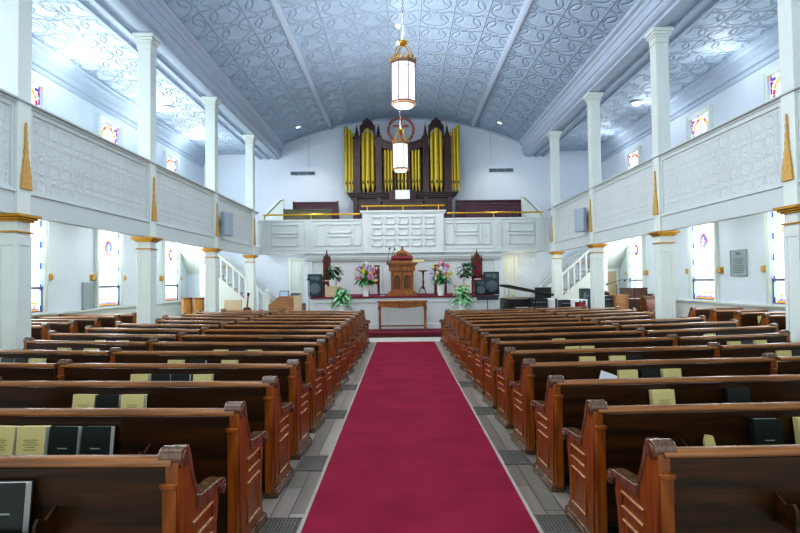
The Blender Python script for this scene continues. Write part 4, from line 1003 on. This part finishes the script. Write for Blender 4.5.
# ------------------------------------------------------------------ flowers and plants
def leaf(mb, p, d, L, w, droop=.4, mi=0):
    d = Vector(d).normalized(); side = d.cross(Vector((0, 0, 1)))
    side = side.normalized() if side.length > .01 else Vector((1, 0, 0))
    pts = []
    for i, (t, ww) in enumerate(((0, .12), (.25, .8), (.5, 1), (.78, .65), (1, .03))):
        c = Vector(p)+d*L*t+Vector((0, 0, -droop*L*t*t)); pts.append((c-side*w*ww+Vector((0, 0, .12*w)), c, c+side*w*ww+Vector((0, 0, .12*w))))
    vs = [tuple(q) for r in pts for q in r]
    fs = []
    for i in range(4):
        a = 3*i; fs += [(a, a+1, a+4, a+3), (a+1, a+2, a+5, a+4)]
    mb.add(vs, fs, mi)
def bouquet(px, label, seed, Y=17.35):
    rng = random.Random(seed); x, y, z = at(px, 295, Y)
    T = thing('flower_vase', label, 'flowers', (x, Y, TZ), group=None)
    MB().lathe([(.09, 0), (.10, .02), (.085, .06), (.115, .22), (.13, .33), (.14, .36), (.125, .36), (.1, .2), (.03, .1)], (0, 0, 0), 20).obj('vase', M['vase'], T)
    mb = MB()
    for i in range(190):
        a = rng.uniform(0, 2*PI); e = rng.uniform(-.6, 1.35); d = Vector((math.cos(a)*math.cos(e), math.sin(a)*math.cos(e), math.sin(e)))
        base = Vector((0, 0, .62))+Vector((d.x*.85, d.y*.7, d.z))*rng.uniform(.02, .34)
        leaf(mb, base, d+Vector((0, 0, rng.uniform(-.3, .3))), rng.uniform(.16, .27), rng.uniform(.02, .045), rng.uniform(.1, .6))
    for i in range(14):
        a = rng.uniform(0, 2*PI); mb.tube([(0, 0, .3), (.1*math.cos(a), .1*math.sin(a), .6)], .006, 4)
    mb.obj('foliage', M['leaf'], T, smooth=0)
    cols = ['pink', 'yellow', 'lilac', 'whitepetal', 'pink', 'yellow', 'lilac', 'pink', 'whitepetal', 'lilac', 'yellow', 'pink']
    if seed == 5: spots = [(-.05, .80, 'yellow'), (-.28, .62, 'pink'), (-.20, .58, 'pink'), (.22, .92, 'pink'), (.28, .80, 'pink'), (.10, .66, 'lilac'), (.24, .62, 'lilac'), (-.22, 1.0, 'lilac'), (.05, 1.02, 'whitepetal'), (.34, .66, 'pink'), (.34, .52, 'yellow'), (-.14, .70, 'lilac'), (-.02, .92, 'whitepetal'), (.16, .76, 'yellow'), (-.26, .88, 'pink')]
    else: spots = [(-.10, .86, 'pink'), (-.05, 1.02, 'pink'), (.05, 1.06, 'pink'), (-.24, .94, 'yellow'), (.26, .94, 'yellow'), (-.16, .68, 'yellow'), (.06, .78, 'whitepetal'), (-.32, .74, 'lilac'), (.18, .84, 'lilac'), (.32, .72, 'yellow'), (.10, .62, 'whitepetal'), (.14, 1.02, 'whitepetal'), (-.30, .58, 'lilac'), (.20, .68, 'yellow')]
    for i in range(12):
        a = rng.uniform(0, 2*PI); q = rng.uniform(.05, .34); spots.append((q*math.cos(a), .78+.95*q*math.sin(a), rng.choice(['pink', 'lilac', 'whitepetal', 'lilac', 'whitepetal', 'yellow'])))
    for fx, fz, c in spots:
        mb = MB(); yy = -.27+.25*abs(fx)+rng.uniform(-.02, .04); R_ = rng.uniform(.065, .095)
        for ring in range(3):
            for k in range(7):
                a = 2*PI*k/7+ring*.4; rr = R_*(1-.3*ring)
                d = Vector((math.cos(a), -.25-.5*ring, math.sin(a)))
                leaf(mb, (fx, yy-.012*ring, fz), d, rr, rr*.42, .1)
        mb.ball((fx, yy-.03, fz), R_*.3, 6)
        mb.obj('blossom', M[c], T, smooth=0)
bouquet(365.5, 'white vase of pink, yellow and lilac flowers left of the pulpit', 5)
bouquet(440.5, 'white vase of pink, yellow and white flowers right of the pulpit', 9)
def plant(px, py0, py1, Y, w, label, mat, seed, n=60, pot=None, trail=False, z0=None, base_z=None):
    rng = random.Random(seed); x, _, zt = at(px, py0, Y); zb = base_z if base_z is not None else at(px, py1, Y)[2]
    T = thing('potted_plant', label, 'plant', (x, Y, zb+.004)); H = zt-zb
    ph = pot or .2
    MB().lathe([(.11, 0), (.15, ph*.9), (.16, ph), (.14, ph), (.12, ph*.8), (.01, ph*.8)], (0, 0, 0), 18).obj('pot', M['vase'], T)
    mb = MB()
    for i in range(8):
        a = rng.uniform(0, 2*PI); mb.tube([(0, 0, ph*.8), (.06*math.cos(a), .06*math.sin(a), ph+(H-ph)*.4), (.14*math.cos(a)*w/.3, .14*math.sin(a)*w/.3, ph+(H-ph)*.8)], .008, 5)
    mb.obj('stems', M['leafdark'], T)
    mb = MB()
    for i in range(n):
        a = rng.uniform(0, 2*PI); h = rng.uniform(.12, .92); r0 = rng.uniform(.02, w*.75)*math.sin(PI*min(1, h*.8+.2))
        p = (r0*math.cos(a), r0*math.sin(a), ph+(H-ph)*h if not trail else ph*.3+(H-.1-ph*.3)*h)
        leaf(mb, p, (math.cos(a), math.sin(a), rng.uniform(-.1, .5) if not trail else rng.uniform(-.6, .3)), rng.uniform(.15, .26), rng.uniform(.045, .075), rng.uniform(.2, .7))
    mb.obj('foliage', mat, T, smooth=0)
# planter boxes carrying the upper plants
for px, side in ((332.5, 'left'), (461.5, 'right')):
    x, y, z = at(px, 295, 17.4)
    o = MB().box(-.22, .22, -.18, .18, 0, .34).box(-.24, .24, -.20, .20, .30, .34).box(-.19, .19, -.19, -.18, .04, .28).obj('wooden_planter', M['beige'], loc=(x, 17.45, TZ), bevel=.006)
    tag(o, 'pale wooden planter box under the dark leaved plant on the %s of the platform' % side, 'planter')
plant(333, 265, 285, 17.45, .30, 'dark leaved plant in white pot on a planter box, left of the flowers', M['leafdark'], 3, 70, .2, base_z=TZ+.342)
plant(467, 262, 285, 17.45, .36, 'dark leaved spreading plant in white pot on a planter box, right of the flowers', M['leafdark'], 4, 80, .2, base_z=TZ+.342)
def stand(px, side, Y):
    x, y, z = at(px, 300, Y)
    S = thing('plant_stand', 'white plant stand against the platform front on the %s' % side, 'plant stand', (x, Y, .15))
    MB().lathe([(.18, .60), (.19, .615), (.18, .63)], (0, 0, 0), 18).obj('stand_top', M['white'], S)
    for k in range(3):
        a = PI/2+2*PI*k/3; MB().tube([(.15*math.cos(a), .15*math.sin(a), 0), (.10*math.cos(a), .10*math.sin(a), .61)], .015, 6).obj('leg', M['white'], S)
    return x
stand(341.5, 'left', 16.55); plant(341.5, 284, 310, 16.55, .30, 'pale variegated trailing plant on a stand before the platform, left', M['leafpale'], 6, 110, .2, True, base_z=.78)
stand(462, 'right', 16.55); plant(462, 282, 308, 16.55, .28, 'pale variegated trailing plant on a stand before the platform, right', M['leafpale'], 8, 110, .2, True, base_z=.78)

# ------------------------------------------------------------------ loudspeakers and music gear
def speaker(px0, px1, py0, py1, Y, label, base=None, name='loudspeaker'):
    x0, _, z1 = at(px0, py0, Y); x1, _, z0 = at(px1, py1, Y)
    if base is not None: z0 = base
    w = (x1-x0)/2; h = z1-z0
    T = thing(name, label, 'speaker', ((x0+x1)/2, Y, z0))
    MB().prism([(-w, 0), (w, 0), (w*.8, .40), (-w*.8, .40)], 0, h, 'z').obj('cabinet', M['black'], T, bevel=.012)
    MB().box(-w*.9, w*.9, -.012, 0, h*.03, h*.97).obj('front_grille', M['dkgrey'], T, bevel=.004)
    r = min(w*.75, h*.3)
    MB().lathe([(r, -.03), (r, 0), (r*.85, -.005), (r*.3, .02), (r*.28, -.01), (.01, -.02)][::1], (0, 0, 0), 24, 'y').obj('woofer', M['rubber'], T, loc=(0, -.012, h*.36))
    MB().lathe([(r*.42, -.02), (r*.40, 0), (r*.15, .01), (.01, 0)], (0, 0, 0), 16, 'y').obj('tweeter', M['rubber'], T, loc=(w*.35, -.012, h*.82))
    MB().box(-w*.7, 0, -.02, 0, h*.76, h*.90).obj('horn', M['rubber'], T, bevel=.006)
    MB().box(-r*.25, r*.25, -.034, -.025, h*.35, h*.38).obj('badge', M['paper'], T)
speaker(307.5, 322, 274, 296, 17.5, 'black two-way loudspeaker standing on the platform at the left end', TZ)
speaker(483.5, 499, 272, 295, 18.1, 'taller black two-way loudspeaker at the right end of the platform', TZ)
speaker(475, 486, 280.5, 295, 17.6, 'small black monitor speaker beside the taller one on the platform', TZ)
# black stand pole with a small bracket at the left end of the platform
x, y, z = at(309.3, 320, 16.7)
T = thing('speaker_pole', 'thin grey metal pole before the left end of the platform', 'pole', (x, 16.6, .15))
MB().lathe([(.12, 0), (.12, .02), (.02, .04)], (0, 0, 0), 14).obj('pole_base', M['grey'], T); MB().tube([(0, 0, .03), (0, 0, 1.55)], .016, 8).obj('pole_shaft', M['grey'], T); MB().box(-.05, .05, -.03, .03, 1.55, 1.60).obj('clamp', M['black'], T)
# grand piano at the right
x, y, z = at(522, 307, 18.3)
T = thing('grand_piano', 'black grand piano with its lid sloping, right of the platform', 'piano', (3.97, 17.35, 0)); T.scale = (.78, .78, 1)
curve = [(-.95, -.7), (.85, -.7), (.85, .0), (.7, .35), (.45, .6), (.3, 1.0), (-.1, 1.35), (-.6, 1.4), (-.95, 1.2)]
MB().prism(curve, .62, 1.05, 'z').obj('piano_case', M['black'], T, bevel=.01)
MB().prism([(a*1.02, b*1.02) for a, b in curve], .0, .07, 'z').obj('piano_lid', M['black'], T, loc=(0, 0, 1.27), rot=(0, .165, 0), bevel=.006)
MB().prism([(a*.93, b*.93) for a, b in curve], 1.05, 1.062, 'z').obj('sound_board', M['beige'], T)
MB().box(-.80, .80, -.86, -.70, .68, .78).obj('keyboard', M['black'], T, bevel=.006)
MB().box(-.70, .70, -.85, -.72, .78, .795).obj('keys', M['paper'], T)
MB().box(.15, .80, -.55, -.50, 1.06, 1.40).obj('music_desk', M['black'], T, bevel=.006)
MB().tube([(-.75, .2, 1.05), (-.75, .2, 1.36)], .012, 6).obj('lid_prop', M['black'], T)
for px_, py_ in ((-.8, -.5), (.75, -.5), (-.4, 1.1)):
    MB().lathe([(.03, 0), (.05, .06), (.04, .1), (.065, .45), (.07, .62)], (px_, py_, 0), 10).obj('leg', M['black'], T)
def kit(name, cat, label, px0, px1, py0, py1, Y, mat, d=.4, extra=None, zb=0.0, bevel=.01):
    x0, _, z1 = at(px0, py0, Y); x1 = at(px1, py0, Y)[0]
    T = thing(name, label, cat, ((x0+x1)/2, Y, zb)); w = (x1-x0)/2; h = z1-zb
    if extra: extra(T, w, h, d, mat)
    else: MB().box(-w, w, 0, d, 0, h).obj('cabinet', mat, T, bevel=bevel)
    return T
def amp(T, w, h, d, mat):
    MB().box(-w, w, 0, d, 0, h).obj('cabinet', M['black'], T, bevel=.012)
    MB().box(-w*.92, w*.92, -.012, 0, h*.05, h*.80).obj('grille', mat, T, bevel=.004)
    mb = MB()
    for i in range(5): mb.lathe([(.018, 0), (.015, -.02)], (-w*.7+w*.35*i, 0, h*.9), 8, 'y')
    mb.obj('knobs', M['grey'], T)
kit('guitar_amplifier', 'amplifier', 'black amplifier cabinet in front of the piano, right of the platform', 531, 547, 299, 307, 16.1, M['dkgrey'], .4, amp)
def crate(T, w, h, d, mat):
    MB().box(-w, w, 0, d, 0, h).obj('body', M['paper'], T, bevel=.008); MB().box(w, w+.07, .02, d, 0, h).obj('dark_side', M['black'], T)
    mb = MB()
    for i in (-1, 0, 1): mb.box(i*w*.5-.006, i*w*.5+.006, -.004, 0, .03, h-.03)
    mb.obj('grooves', M['beige'], T)
kit('storage_cabinet', 'cabinet', 'cream storage cabinet next to the black amplifier, right side', 547.5, 554.5, 299, 307, 16.2, M['paper'], .4, crate)
kit('monitor_speaker', 'speaker', 'low black stage monitor on the floor between the stairs and amplifiers', 560.5, 570, 300.5, 308, 17.2, M['dkgrey'], .4, amp)
def tbl(T, w, h, d, mat):
    MB().box(-w, w, 0, d, h-.04, h).obj('table_top', M['paper'], T, bevel=.006)
    for sx in (-1, 1):
        for yy in (.03, d-.03): MB().box(sx*(w-.03)-.02, sx*(w-.03)+.02, yy-.02, yy+.02, 0, h-.04).obj('leg', M['paper'], T)
    MB().box(-w+.05, w-.05, .05, d-.05, h-.30, h-.27).obj('shelf', M['paper'], T)
    MB().box(-.02, w*.7, .06, d-.08, h-.27, h-.10).obj('red_box', M['red'], T, bevel=.01)
kit('white_side_table', 'table', 'white side table with red cloth inside, at the foot of the right stair', 571, 587, 300, 307, 17.4, M['paper'], .5, tbl)
speaker(581.5, 590, 289, 304, 17.9, 'black upright speaker beside the third right pillar', 0, 'tower_speaker')
# music stands
def music_stand(px, py_top, Y, label, w=.26, desk=True, zb=0.0):
    x, _, z = at(px, py_top, Y)
    T = thing('music_stand', label, 'music stand', (x, Y, zb)); h = z-zb
    for k in range(3):
        a = PI/2+2*PI*k/3; MB().tube([(.03*math.cos(a), .03*math.sin(a), .12), (.24*math.cos(a), .24*math.sin(a), .01)], .010, 6).obj('leg', M['black'], T)
    MB().tube([(0, 0, .1), (0, 0, h-.05)], .012, 8).obj('pole', M['black'], T)
    if desk: MB().prism([(-.10, h-.12), (-.07, h-.13), (.08, h), (.06, h+.01)], -w, w, 'x').obj('desk', M['black'], T, bevel=.004)
    else: MB().tube([(-.30, 0, h-.05), (.22, 0, h+.10)], .010, 6).ball((-.32, 0, h-.06), .035, 8).obj('boom_arm', M['black'], T)
music_stand(487, 296, 16.4, 'flat black music stand before the right speakers', .33)
music_stand(616, 283, 18.6, 'black microphone boom stand behind the third right pillar', .2, False)
music_stand(634, 279, 18.0, 'black microphone boom stand before the right far window', .2, False)
# console, desk and chair at right
def console(T, w, h, d, mat):
    MB().prism([(0, 0), (d, 0), (d, h), (d*.55, h), (d*.45, h*.82), (0, h*.72)], -w, w, 'x').obj('case', mat, T, bevel=.01)
    MB().box(-w-.03, w+.03, d*.5, d+.02, h, h+.03).obj('lid', mat, T, bevel=.006)
    for s in (-1, 1): MB().box(s*w-.03, s*w+.03, -.03, d, 0, h*.86).obj('side_cheek', mat, T, bevel=.008)
    MB().box(-w*.85, w*.85, .03, d*.35, h*.72, h*.75).obj('keys', M['paper'], T)
kit('organ_console', 'organ console', 'dark brown organ console below the far right window', 626, 651, 289.5, 307, 18.6, wood('walnut_console', '#4a2f22', '#6b4a37', .4), .6, console)
def desk(T, w, h, d, mat):
    MB().box(-w-.02, w+.02, -.02, d+.02, h-.035, h).obj('desk_top', mat, T, bevel=.006)
    for s in (-1, 1): MB().box(s*w-.02, s*w+.02, 0, d, 0, h-.035).obj('side_panel', mat, T, bevel=.004)
    MB().box(-w, w, 0, .02, .08, h-.035).obj('front_panel', mat, T)
kit('reading_desk', 'desk', 'tan wooden desk right of the third right pillar', 615.2, 627.5, 295.5, 307, 17.9, M['tan'], .5, desk)
kit('black_cabinet', 'cabinet', 'low black cabinet close to the third right pillar', 604.5, 611.5, 296.5, 307, 18.1, M['dkgrey'], .4, amp)
x, y, z = at(650, 300, 17.6)
T = thing('curved_bench', 'rounded brown wooden choir bench beside the second right pillar', 'bench', (x, 17.4, 0))
MB().prism([(-.25, 0), (.3, 0), (.3, 1.0), (.15, 1.08), (-.1, .98), (-.22, .7)], -.30, .30, 'x').obj('bench_back', M['pew'], T, bevel=.01); MB().box(-.28, .28, -.55, -.25, .40, .45).obj('seat', M['pew'], T, bevel=.006)
x, y, z = at(608, 292, 18.2)
o = MB().ball((0, .1, .08), .08, 8, sc=(1.0, .8, .9)).ball((.06, .1, .06), .06, 8, sc=(1, .8, .9)).ball((-.06, .13, .05), .05, 8).obj('cloth_bundle', M['darkwood'], loc=(x, 18.3, at(608, 296.5, 18.1)[2]+.01))
tag(o, 'brown cloth bundle on the low black cabinet', 'bundle')
# ------------------------------------------------------------------ left side: desk with monitor, drums, bench, guitar
x0, _, z1 = at(268, 296, 17.3); x1 = at(301.5, 296, 17.3)[0]
T = thing('sound_desk', 'tan panelled sound desk at the left, before the choir entrance', 'desk', ((x0+x1)/2, 17.3, 0)); w = (x1-x0)/2
zt = z1
MB().prism([(-w, 0), (w*.52, 0), (w*.52, zt), (-w*.35, zt), (-w, zt-.28)], 0, .03, 'y').obj('front_panel', M['tan'], T, bevel=.006)
MB().prism([(w*.52, zt), (w, zt+.02), (w, 0), (w*.52, 0)], .0, .03, 'y').obj('return_panel', M['beige'], T, bevel=.006)
MB().box(-w, w, .03, .75, zt-.30, zt-.26).obj('desk_top', M['tan'], T, bevel=.006)
MB().box(-w, -w+.03, .03, .75, 0, zt-.26).box(w-.03, w, .03, .75, 0, zt-.26).obj('side_panel', M['tan'], T)
x, y, z = at(283, 296, 17.6)
T = thing('computer_monitor', 'small tilted monitor on the sound desk', 'monitor', (x, 17.7, zt-.255))
MB().box(-.12, .12, -.08, .08, 0, .02).tube([(0, 0, .02), (0, .02, .25)], .02, 8).obj('monitor_foot', M['black'], T)
MB().prism([(-.02, .16), (.02, .16), (.10, .42), (.06, .42)], -.15, .15, 'x').obj('monitor_case', M['black'], T, bevel=.006)
MB().prism([(-.024, .18), (-.018, .18), (.054, .40), (.048, .40)], -.13, .13, 'x').obj('screen', M['screen'], T)
x, y, z = at(295, 296, 17.5)
T = thing('mixing_console', 'small silver mixing console on the sound desk', 'mixer', (x, 17.5, zt-.255))
MB().prism([(-.15, 0), (.2, 0), (.2, .34), (-.15, .26)], -.18, .18, 'x').obj('mixer_body', M['grey'], T, bevel=.008)
MB().prism([(-.12, .265), (.17, .335), (.17, .345), (-.12, .275)], -.15, .15, 'x').obj('control_panel', M['black'], T)
for i, px in enumerate((187.0, 198.8)):
    x, y, z = at(px, 297, 16.6)
    T = thing('conga_drum', 'tan wooden barrel drum by the third left pillar, %s' % ('the outer one', 'the one touching the pillar')[i], 'drum', (x, 16.6, 0))
    h = z; MB().lathe([(.10, 0), (.12, .05), (.14, h*.4), (.165, h*.7), (.15, h-.03)], (0, 0, 0), 20).obj('drum_shell', M['basket'], T)
    MB().lathe([(.150, h-.06), (.162, h-.06), (.162, h), (.150, h)], (0, 0, 0), 20).lathe([(.158, h*.55), (.166, h*.55), (.170, h*.58), (.158, h*.58)], (0, 0, 0), 20).obj('hoop', M['oak'], T)
    MB().lathe([(.149, h-.01), (.004, h-.006)], (0, 0, 0), 20).obj('drum_head', M['beige'], T)
x, y, z = at(225, 300, 18.0)
T = thing('grey_bench', 'pale grey upholstered bench under the left stair', 'bench', (x, 18.4, 0))
MB().prism([(.35, .4), (.45, .4), (.50, z), (.42, z)], -.30, .30, 'x').obj('backrest', M['beige'], T, bevel=.02); MB().box(-.30, .30, -.1, .45, .36, .45).obj('seat', M['beige'], T, bevel=.02)
for sx in (-1, 1):
    for yy in (-.05, .4): MB().box(sx*.27-.02, sx*.27+.02, yy-.02, yy+.02, 0, .36).obj('leg', M['darkwood'], T)
x, y, z = at(243.5, 301, 18.4)
T = thing('acoustic_guitar', 'reddish brown acoustic guitar standing by the fourth left pillar', 'guitar', (x, 18.6, .25))
prof = [(0.0, 0), (.12, .0), (.19, .08), (.19, .2), (.13, .32), (.15, .44), (.10, .54), (.03, .57), (-.03, .57), (-.10, .54), (-.15, .44), (-.13, .32), (-.19, .2), (-.19, .08), (-.12, 0)]
MB().prism(prof, 0, .10, 'y').obj('body', M['darkwood'], T, rot=(0, .1, 0), bevel=.01); MB().box(-.025, .025, -.01, .02, .5, .95).obj('neck', M['oak'], T, rot=(0, .1, 0)); MB().box(-.04, .04, .0, .02, .95, 1.06).obj('headstock', M['black'], T, rot=(0, .1, 0))
T = thing('guitar_stand', 'black floor stand carrying the acoustic guitar', 'guitar stand', (x, 18.62, 0)); MB().tube([(-.15, -.12, .01), (0, .12, .245), (.15, -.12, .01)], .012, 6).obj('stand_legs', M['black'], T); MB().tube([(0, .12, .245), (0, .30, .01)], .012, 6).obj('stand_strut', M['black'], T)
# ------------------------------------------------------------------ stairs to the side galleries
def stair(s, side):
    T = thing('staircase', 'white staircase with square balusters rising to the %s gallery' % side, 'staircase', (s*5.3, 21.0, 0))
    n = 13; run = 2.6/n; rise = 2.3/n; y0, y1 = -.05, .95
    mb = MB(); mr = MB()
    for i in range(n):
        a, b = sorted((s*(run*i), s*(run*(i+1)+.02)))
        mb.box(a, b, y0+.05, y1, max(0, rise*i-.1), rise*(i+1))
        a, b = sorted((s*(run*i-.025), s*(run*(i+1)+.02))); mr.box(a, b, y0+.08, y1, rise*(i+1), rise*(i+1)+.015)
    mb.obj('steps', M['white'], T, bevel=.004); mr.obj('red_treads', M['red'], T)
    k = 2.3/2.6
    MB().prism([(0, 0), (s*2.6, 0), (s*2.6, 2.3+.12), (0, .20)], y0-.02, y0+.04, 'y').obj('stringer_panel', M['white'], T)
    MB().prism([(0, .12), (0, .24), (s*2.6, .24+2.3), (s*2.6, 2.3+.08)], y0-.05, y0+.05, 'y').obj('stringer_moulding', M['white'], T, bevel=.006)
    MB().prism([(0, 1.02), (0, 1.13), (s*2.6, 1.13+2.3), (s*2.6, 1.02+2.3)], y0-.05, y0+.05, 'y').obj('hand_rail', M['white'], T, bevel=.012)
    for i in range(11):
        xx = s*(.14+.235*i); z0 = .2+k*abs(xx); z1 = 1.05+k*abs(xx)
        MB().box(xx-.032, xx+.032, y0-.03, y0+.034, z0-.02, z1).obj('baluster', M['white'], T, bevel=.004)
    MB().box(-.075, .075, y0-.08, y0+.07, 0, 1.22).box(-.095, .095, y0-.10, y0+.09, 1.22, 1.26).lathe([(.05, 1.26), (.07, 1.31), (.05, 1.37), (.01, 1.40)], (0, y0-.005, 0), 12).obj('newel_post', M['white'], T, bevel=.006)
    MB().prism([(-s*.2, .92), (-s*.2, 1.0), (s*1.7, 1.0+1.9*k), (s*2.6, 1.05+2.0*k), (s*2.6, .97+2.0*k), (s*1.7, .92+1.9*k)], y1+.16, y1+.24, 'y').obj('wall_rail', M['white'], T, bevel=.01)
    MB().prism([(-s*.2, .55), (-s*.2, .62), (s*1.7, .62+1.9*k), (s*2.6, .66+2.0*k), (s*2.6, .59+2.0*k), (s*1.7, .55+1.9*k)], y1+.18, y1+.24, 'y').obj('wall_moulding', M['beige'], T)
stair(-1, 'left'); stair(1, 'right')
# ------------------------------------------------------------------ things on the walls and gallery fronts
for s in (-1, 1):
    for i, yc in enumerate(WY[s]):
        for j, d in enumerate((-.84, .86)):
            if yc > 20 and d > 0: d = .86
            T = thing('brass_sconce', 'square brass wall light %s the %s tall window from the camera on the %s wall' % (('before', 'beyond')[j], ORD[i], SIDE[s]), 'wall light', (s*XW, yc+d, 1.76), group='brass wall lights between the windows')
            a, b = sorted((0, -s*.03)); MB().box(a, b, -.10, .10, 0, .18).obj('back_plate', M['brass'], T, bevel=.006)
            a, b = sorted((-s*.03, -s*.09)); MB().box(a, b, -.08, .08, .02, .16).obj('shade', M['goldwood'], T, bevel=.01)
def plaque(s, y0, y1, z0, z1, label):
    T = thing('memorial_plaque', label, 'plaque', (s*XW, (y0+y1)/2, z0)); w = (y1-y0)/2; h = z1-z0
    def sl(mb, d0, d1, a, b, c, e):
        p, q = sorted((-s*d0, -s*d1)); return mb.box(p, q, a, b, c, e)
    sl(MB(), 0, .03, -w, w, 0, h).obj('slab', M['plaque'], T, bevel=.008)
    mb = MB(); sl(mb, .03, .045, -w, w, 0, .03); sl(mb, .03, .045, -w, w, h-.03, h); sl(mb, .03, .045, -w, -w+.03, 0, h); sl(mb, .03, .045, w-.03, w, 0, h); mb.obj('frame', M['plaque'], T, bevel=.004)
    mb = MB(); rng = random.Random(3)
    for i in range(9): ww = w*rng.uniform(.45, .8); sl(mb, .03, .034, -ww, ww, h*(.12+.065*i), h*(.12+.065*i)+.02)
    sl(mb, .03, .036, -.10, .10, h*.80, h*.90); mb.obj('engraving', M['plaquetext'], T)
plaque(1, 14.02, 14.7, 1.68, 2.38, 'grey marble memorial plaque between the windows on the right wall')
T = thing('grey_board', 'plain grey board standing on the left wall rail before the second window', 'board', (-XW+.003, 15.0, .965))
MB().box(0, .05, -.10, .38, 0, .72).obj('board_face', M['plaque'], T, bevel=.006); MB().box(0, .06, -.12, .40, .70, .75).box(0, .06, -.12, -.10, .0, .70).box(0, .06, .38, .40, 0, .70).box(0, .06, -.12, .40, 0, .03).obj('board_edge', M['grey'], T)
for s, px, py, side in ((-1, 223.5, 225, 'left'), (1, 582, 218.5, 'right')):
    T = thing('gallery_speaker', 'grey slim loudspeaker mounted on the %s gallery front' % side, 'speaker', (s*5.47, 16.42, 3.08), group=None)
    mb = MB().prism([(-.22, 0), (.22, 0), (.22, .72), (-.22, .72)], -s*.10-.06, -s*.10+.06, 'x'); mb.obj('cabinet', M['grey'], T, bevel=.02, label=None)
    mb = MB().prism([(-.19, .03), (.19, .03), (.19, .69), (-.19, .69)], -s*.165-.006, -s*.165+.006, 'x'); mb.obj('grille', M['grey'], T, bevel=.004)
    MB().box(min(-s*.05, s*.10), max(-s*.05, s*.10), -.05, .05, .3, .45).obj('bracket', M['black'], T)
    T.rotation_euler = (0, 0, s*.35); 
# ------------------------------------------------------------------ light
def area(name, loc, rot, sx, sy, power, col=(1, 1, 1), spread=180):
    L = bpy.data.lights.new(name, 'AREA'); L.shape = 'RECTANGLE'; L.size = sx; L.size_y = sy; L.energy = power; L.color = col; L.spread = math.radians(spread)
    o = bpy.data.objects.new(name, L); COL.objects.link(o); o.location = loc; o.rotation_euler = rot; return o
def point(name, loc, power, col=(1, 1, 1), r=.15):
    L = bpy.data.lights.new(name, 'POINT'); L.energy = power; L.color = col; L.shadow_soft_size = r
    o = bpy.data.objects.new(name, L); COL.objects.link(o); o.location = loc; return o
w = bpy.data.worlds.new('World'); SC.world = w; w.use_nodes = True
bg = w.node_tree.nodes['Background']; bg.inputs['Color'].default_value = (.88, .94, 1, 1); bg.inputs['Strength'].default_value = 1.0
# daylight entering through the side windows, stronger on the left
for s in (-1, 1):
    for yc in WY[s]+(8.8, 5.0):
        area('window_daylight', (s*(XW-.12), yc, 2.2), (0, PI/2*s, 0), 2.3, 1.1, 38 if s < 0 else 30, (.90, .95, 1))
        area('gallery_daylight', (s*(XW-.12), yc, 5.75), (0, PI/2*s, 0), 1.3, 1.0, 75 if s < 0 else 10, (.90, .95, 1))
for s in (-1, 1):
    for y in (5.0, 9.4, 13.4, 17.4, 21.0):
        point('gallery_lamp_light', (s*8.0, y, 6.95), 17 if s < 0 else 13, (.93, .97, 1), .15)
    for y in (8.5, 12.5, 16.0, 19.0): point('wing_fill', (s*7.3, y, 2.75), 24, (.97, .98, 1), .2)  # unseen fill lamps added to brighten the walls under the galleries
for Y in (1.5, 9.55, 15.2):
    point('lantern_light', (-.06, Y, 4.50), 60, (.98, .97, 1), .25)
for Y in (1.0, 5.0, 9.55, 15.2):
    L = bpy.data.lights.new('ceiling_fill_uplight', 'SPOT'); L.energy = 500; L.spot_size = 2.75; L.spot_blend = .6; L.shadow_soft_size = .12; L.color = (.94, .97, 1)  # upward spots added to brighten the ceiling, some where no lantern hangs
    o = bpy.data.objects.new('ceiling_fill_uplight', L); COL.objects.link(o); o.location = (-.06, Y, 5.9); o.rotation_euler = (PI, 0, 0)
for x in (-4.2, 4.3):
    L = bpy.data.lights.new('downlight_beam', 'SPOT'); L.energy = 150; L.spot_size = 1.9; L.spot_blend = .8; L.shadow_soft_size = .1; L.color = (1, .95, .88)
    o = bpy.data.objects.new('downlight_beam', L); COL.objects.link(o); o.location = (x*.98, 22.4, 8.1)
for x in (-2.0, 2.0):
    L = bpy.data.lights.new('chancel_beam', 'SPOT'); L.energy = 240; L.spot_size = 1.5; L.spot_blend = .8; L.shadow_soft_size = .2; L.color = (1, .97, .93)
    o = bpy.data.objects.new('chancel_beam', L); COL.objects.link(o); o.location = (x, 15.0, 8.3); d = Vector((x*.4, 19.5, 2.5))-Vector(o.location); o.rotation_euler = d.to_track_quat('-Z', 'Y').to_euler()
point('vestry_light', (-4.6, 21.4, 2.35), 7, (.95, .97, 1), .15); point('vestry_light', (4.6, 21.4, 2.35), 9, (1, .85, .62), .15)
# soft unseen fill lights added under the nave ceiling, turned a little to the right
for y in (2, 8, 14, 19):
    area('nave_fill', (-2.0, y, 8.0), (0, -.5, 0), 4, 3, 95, (.96, .98, 1))

# ------------------------------------------------------------------ camera
cam = bpy.data.cameras.new('Camera'); cam.sensor_width = 36; cam.lens = 36*FPX/800; cam.clip_start = .05
co = bpy.data.objects.new('Camera', cam); COL.objects.link(co); SC.camera = co
pitch = math.atan(14.5/FPX); roll = -.0115
# +Z of the camera looks back; roll about the viewing axis
base = Matrix.Rotation(PI/2+pitch, 3, 'X')
rollm = Matrix.Rotation(roll, 3, 'Z')
co.matrix_world = Matrix.Translation((-.1, 0, EYE)) @ (base @ rollm).to_4x4()
cam.shift_x = -1/800
SC.view_settings.view_transform = 'Standard'
SC.view_settings.look = 'Medium High Contrast'
SC.view_settings.exposure = 0.25
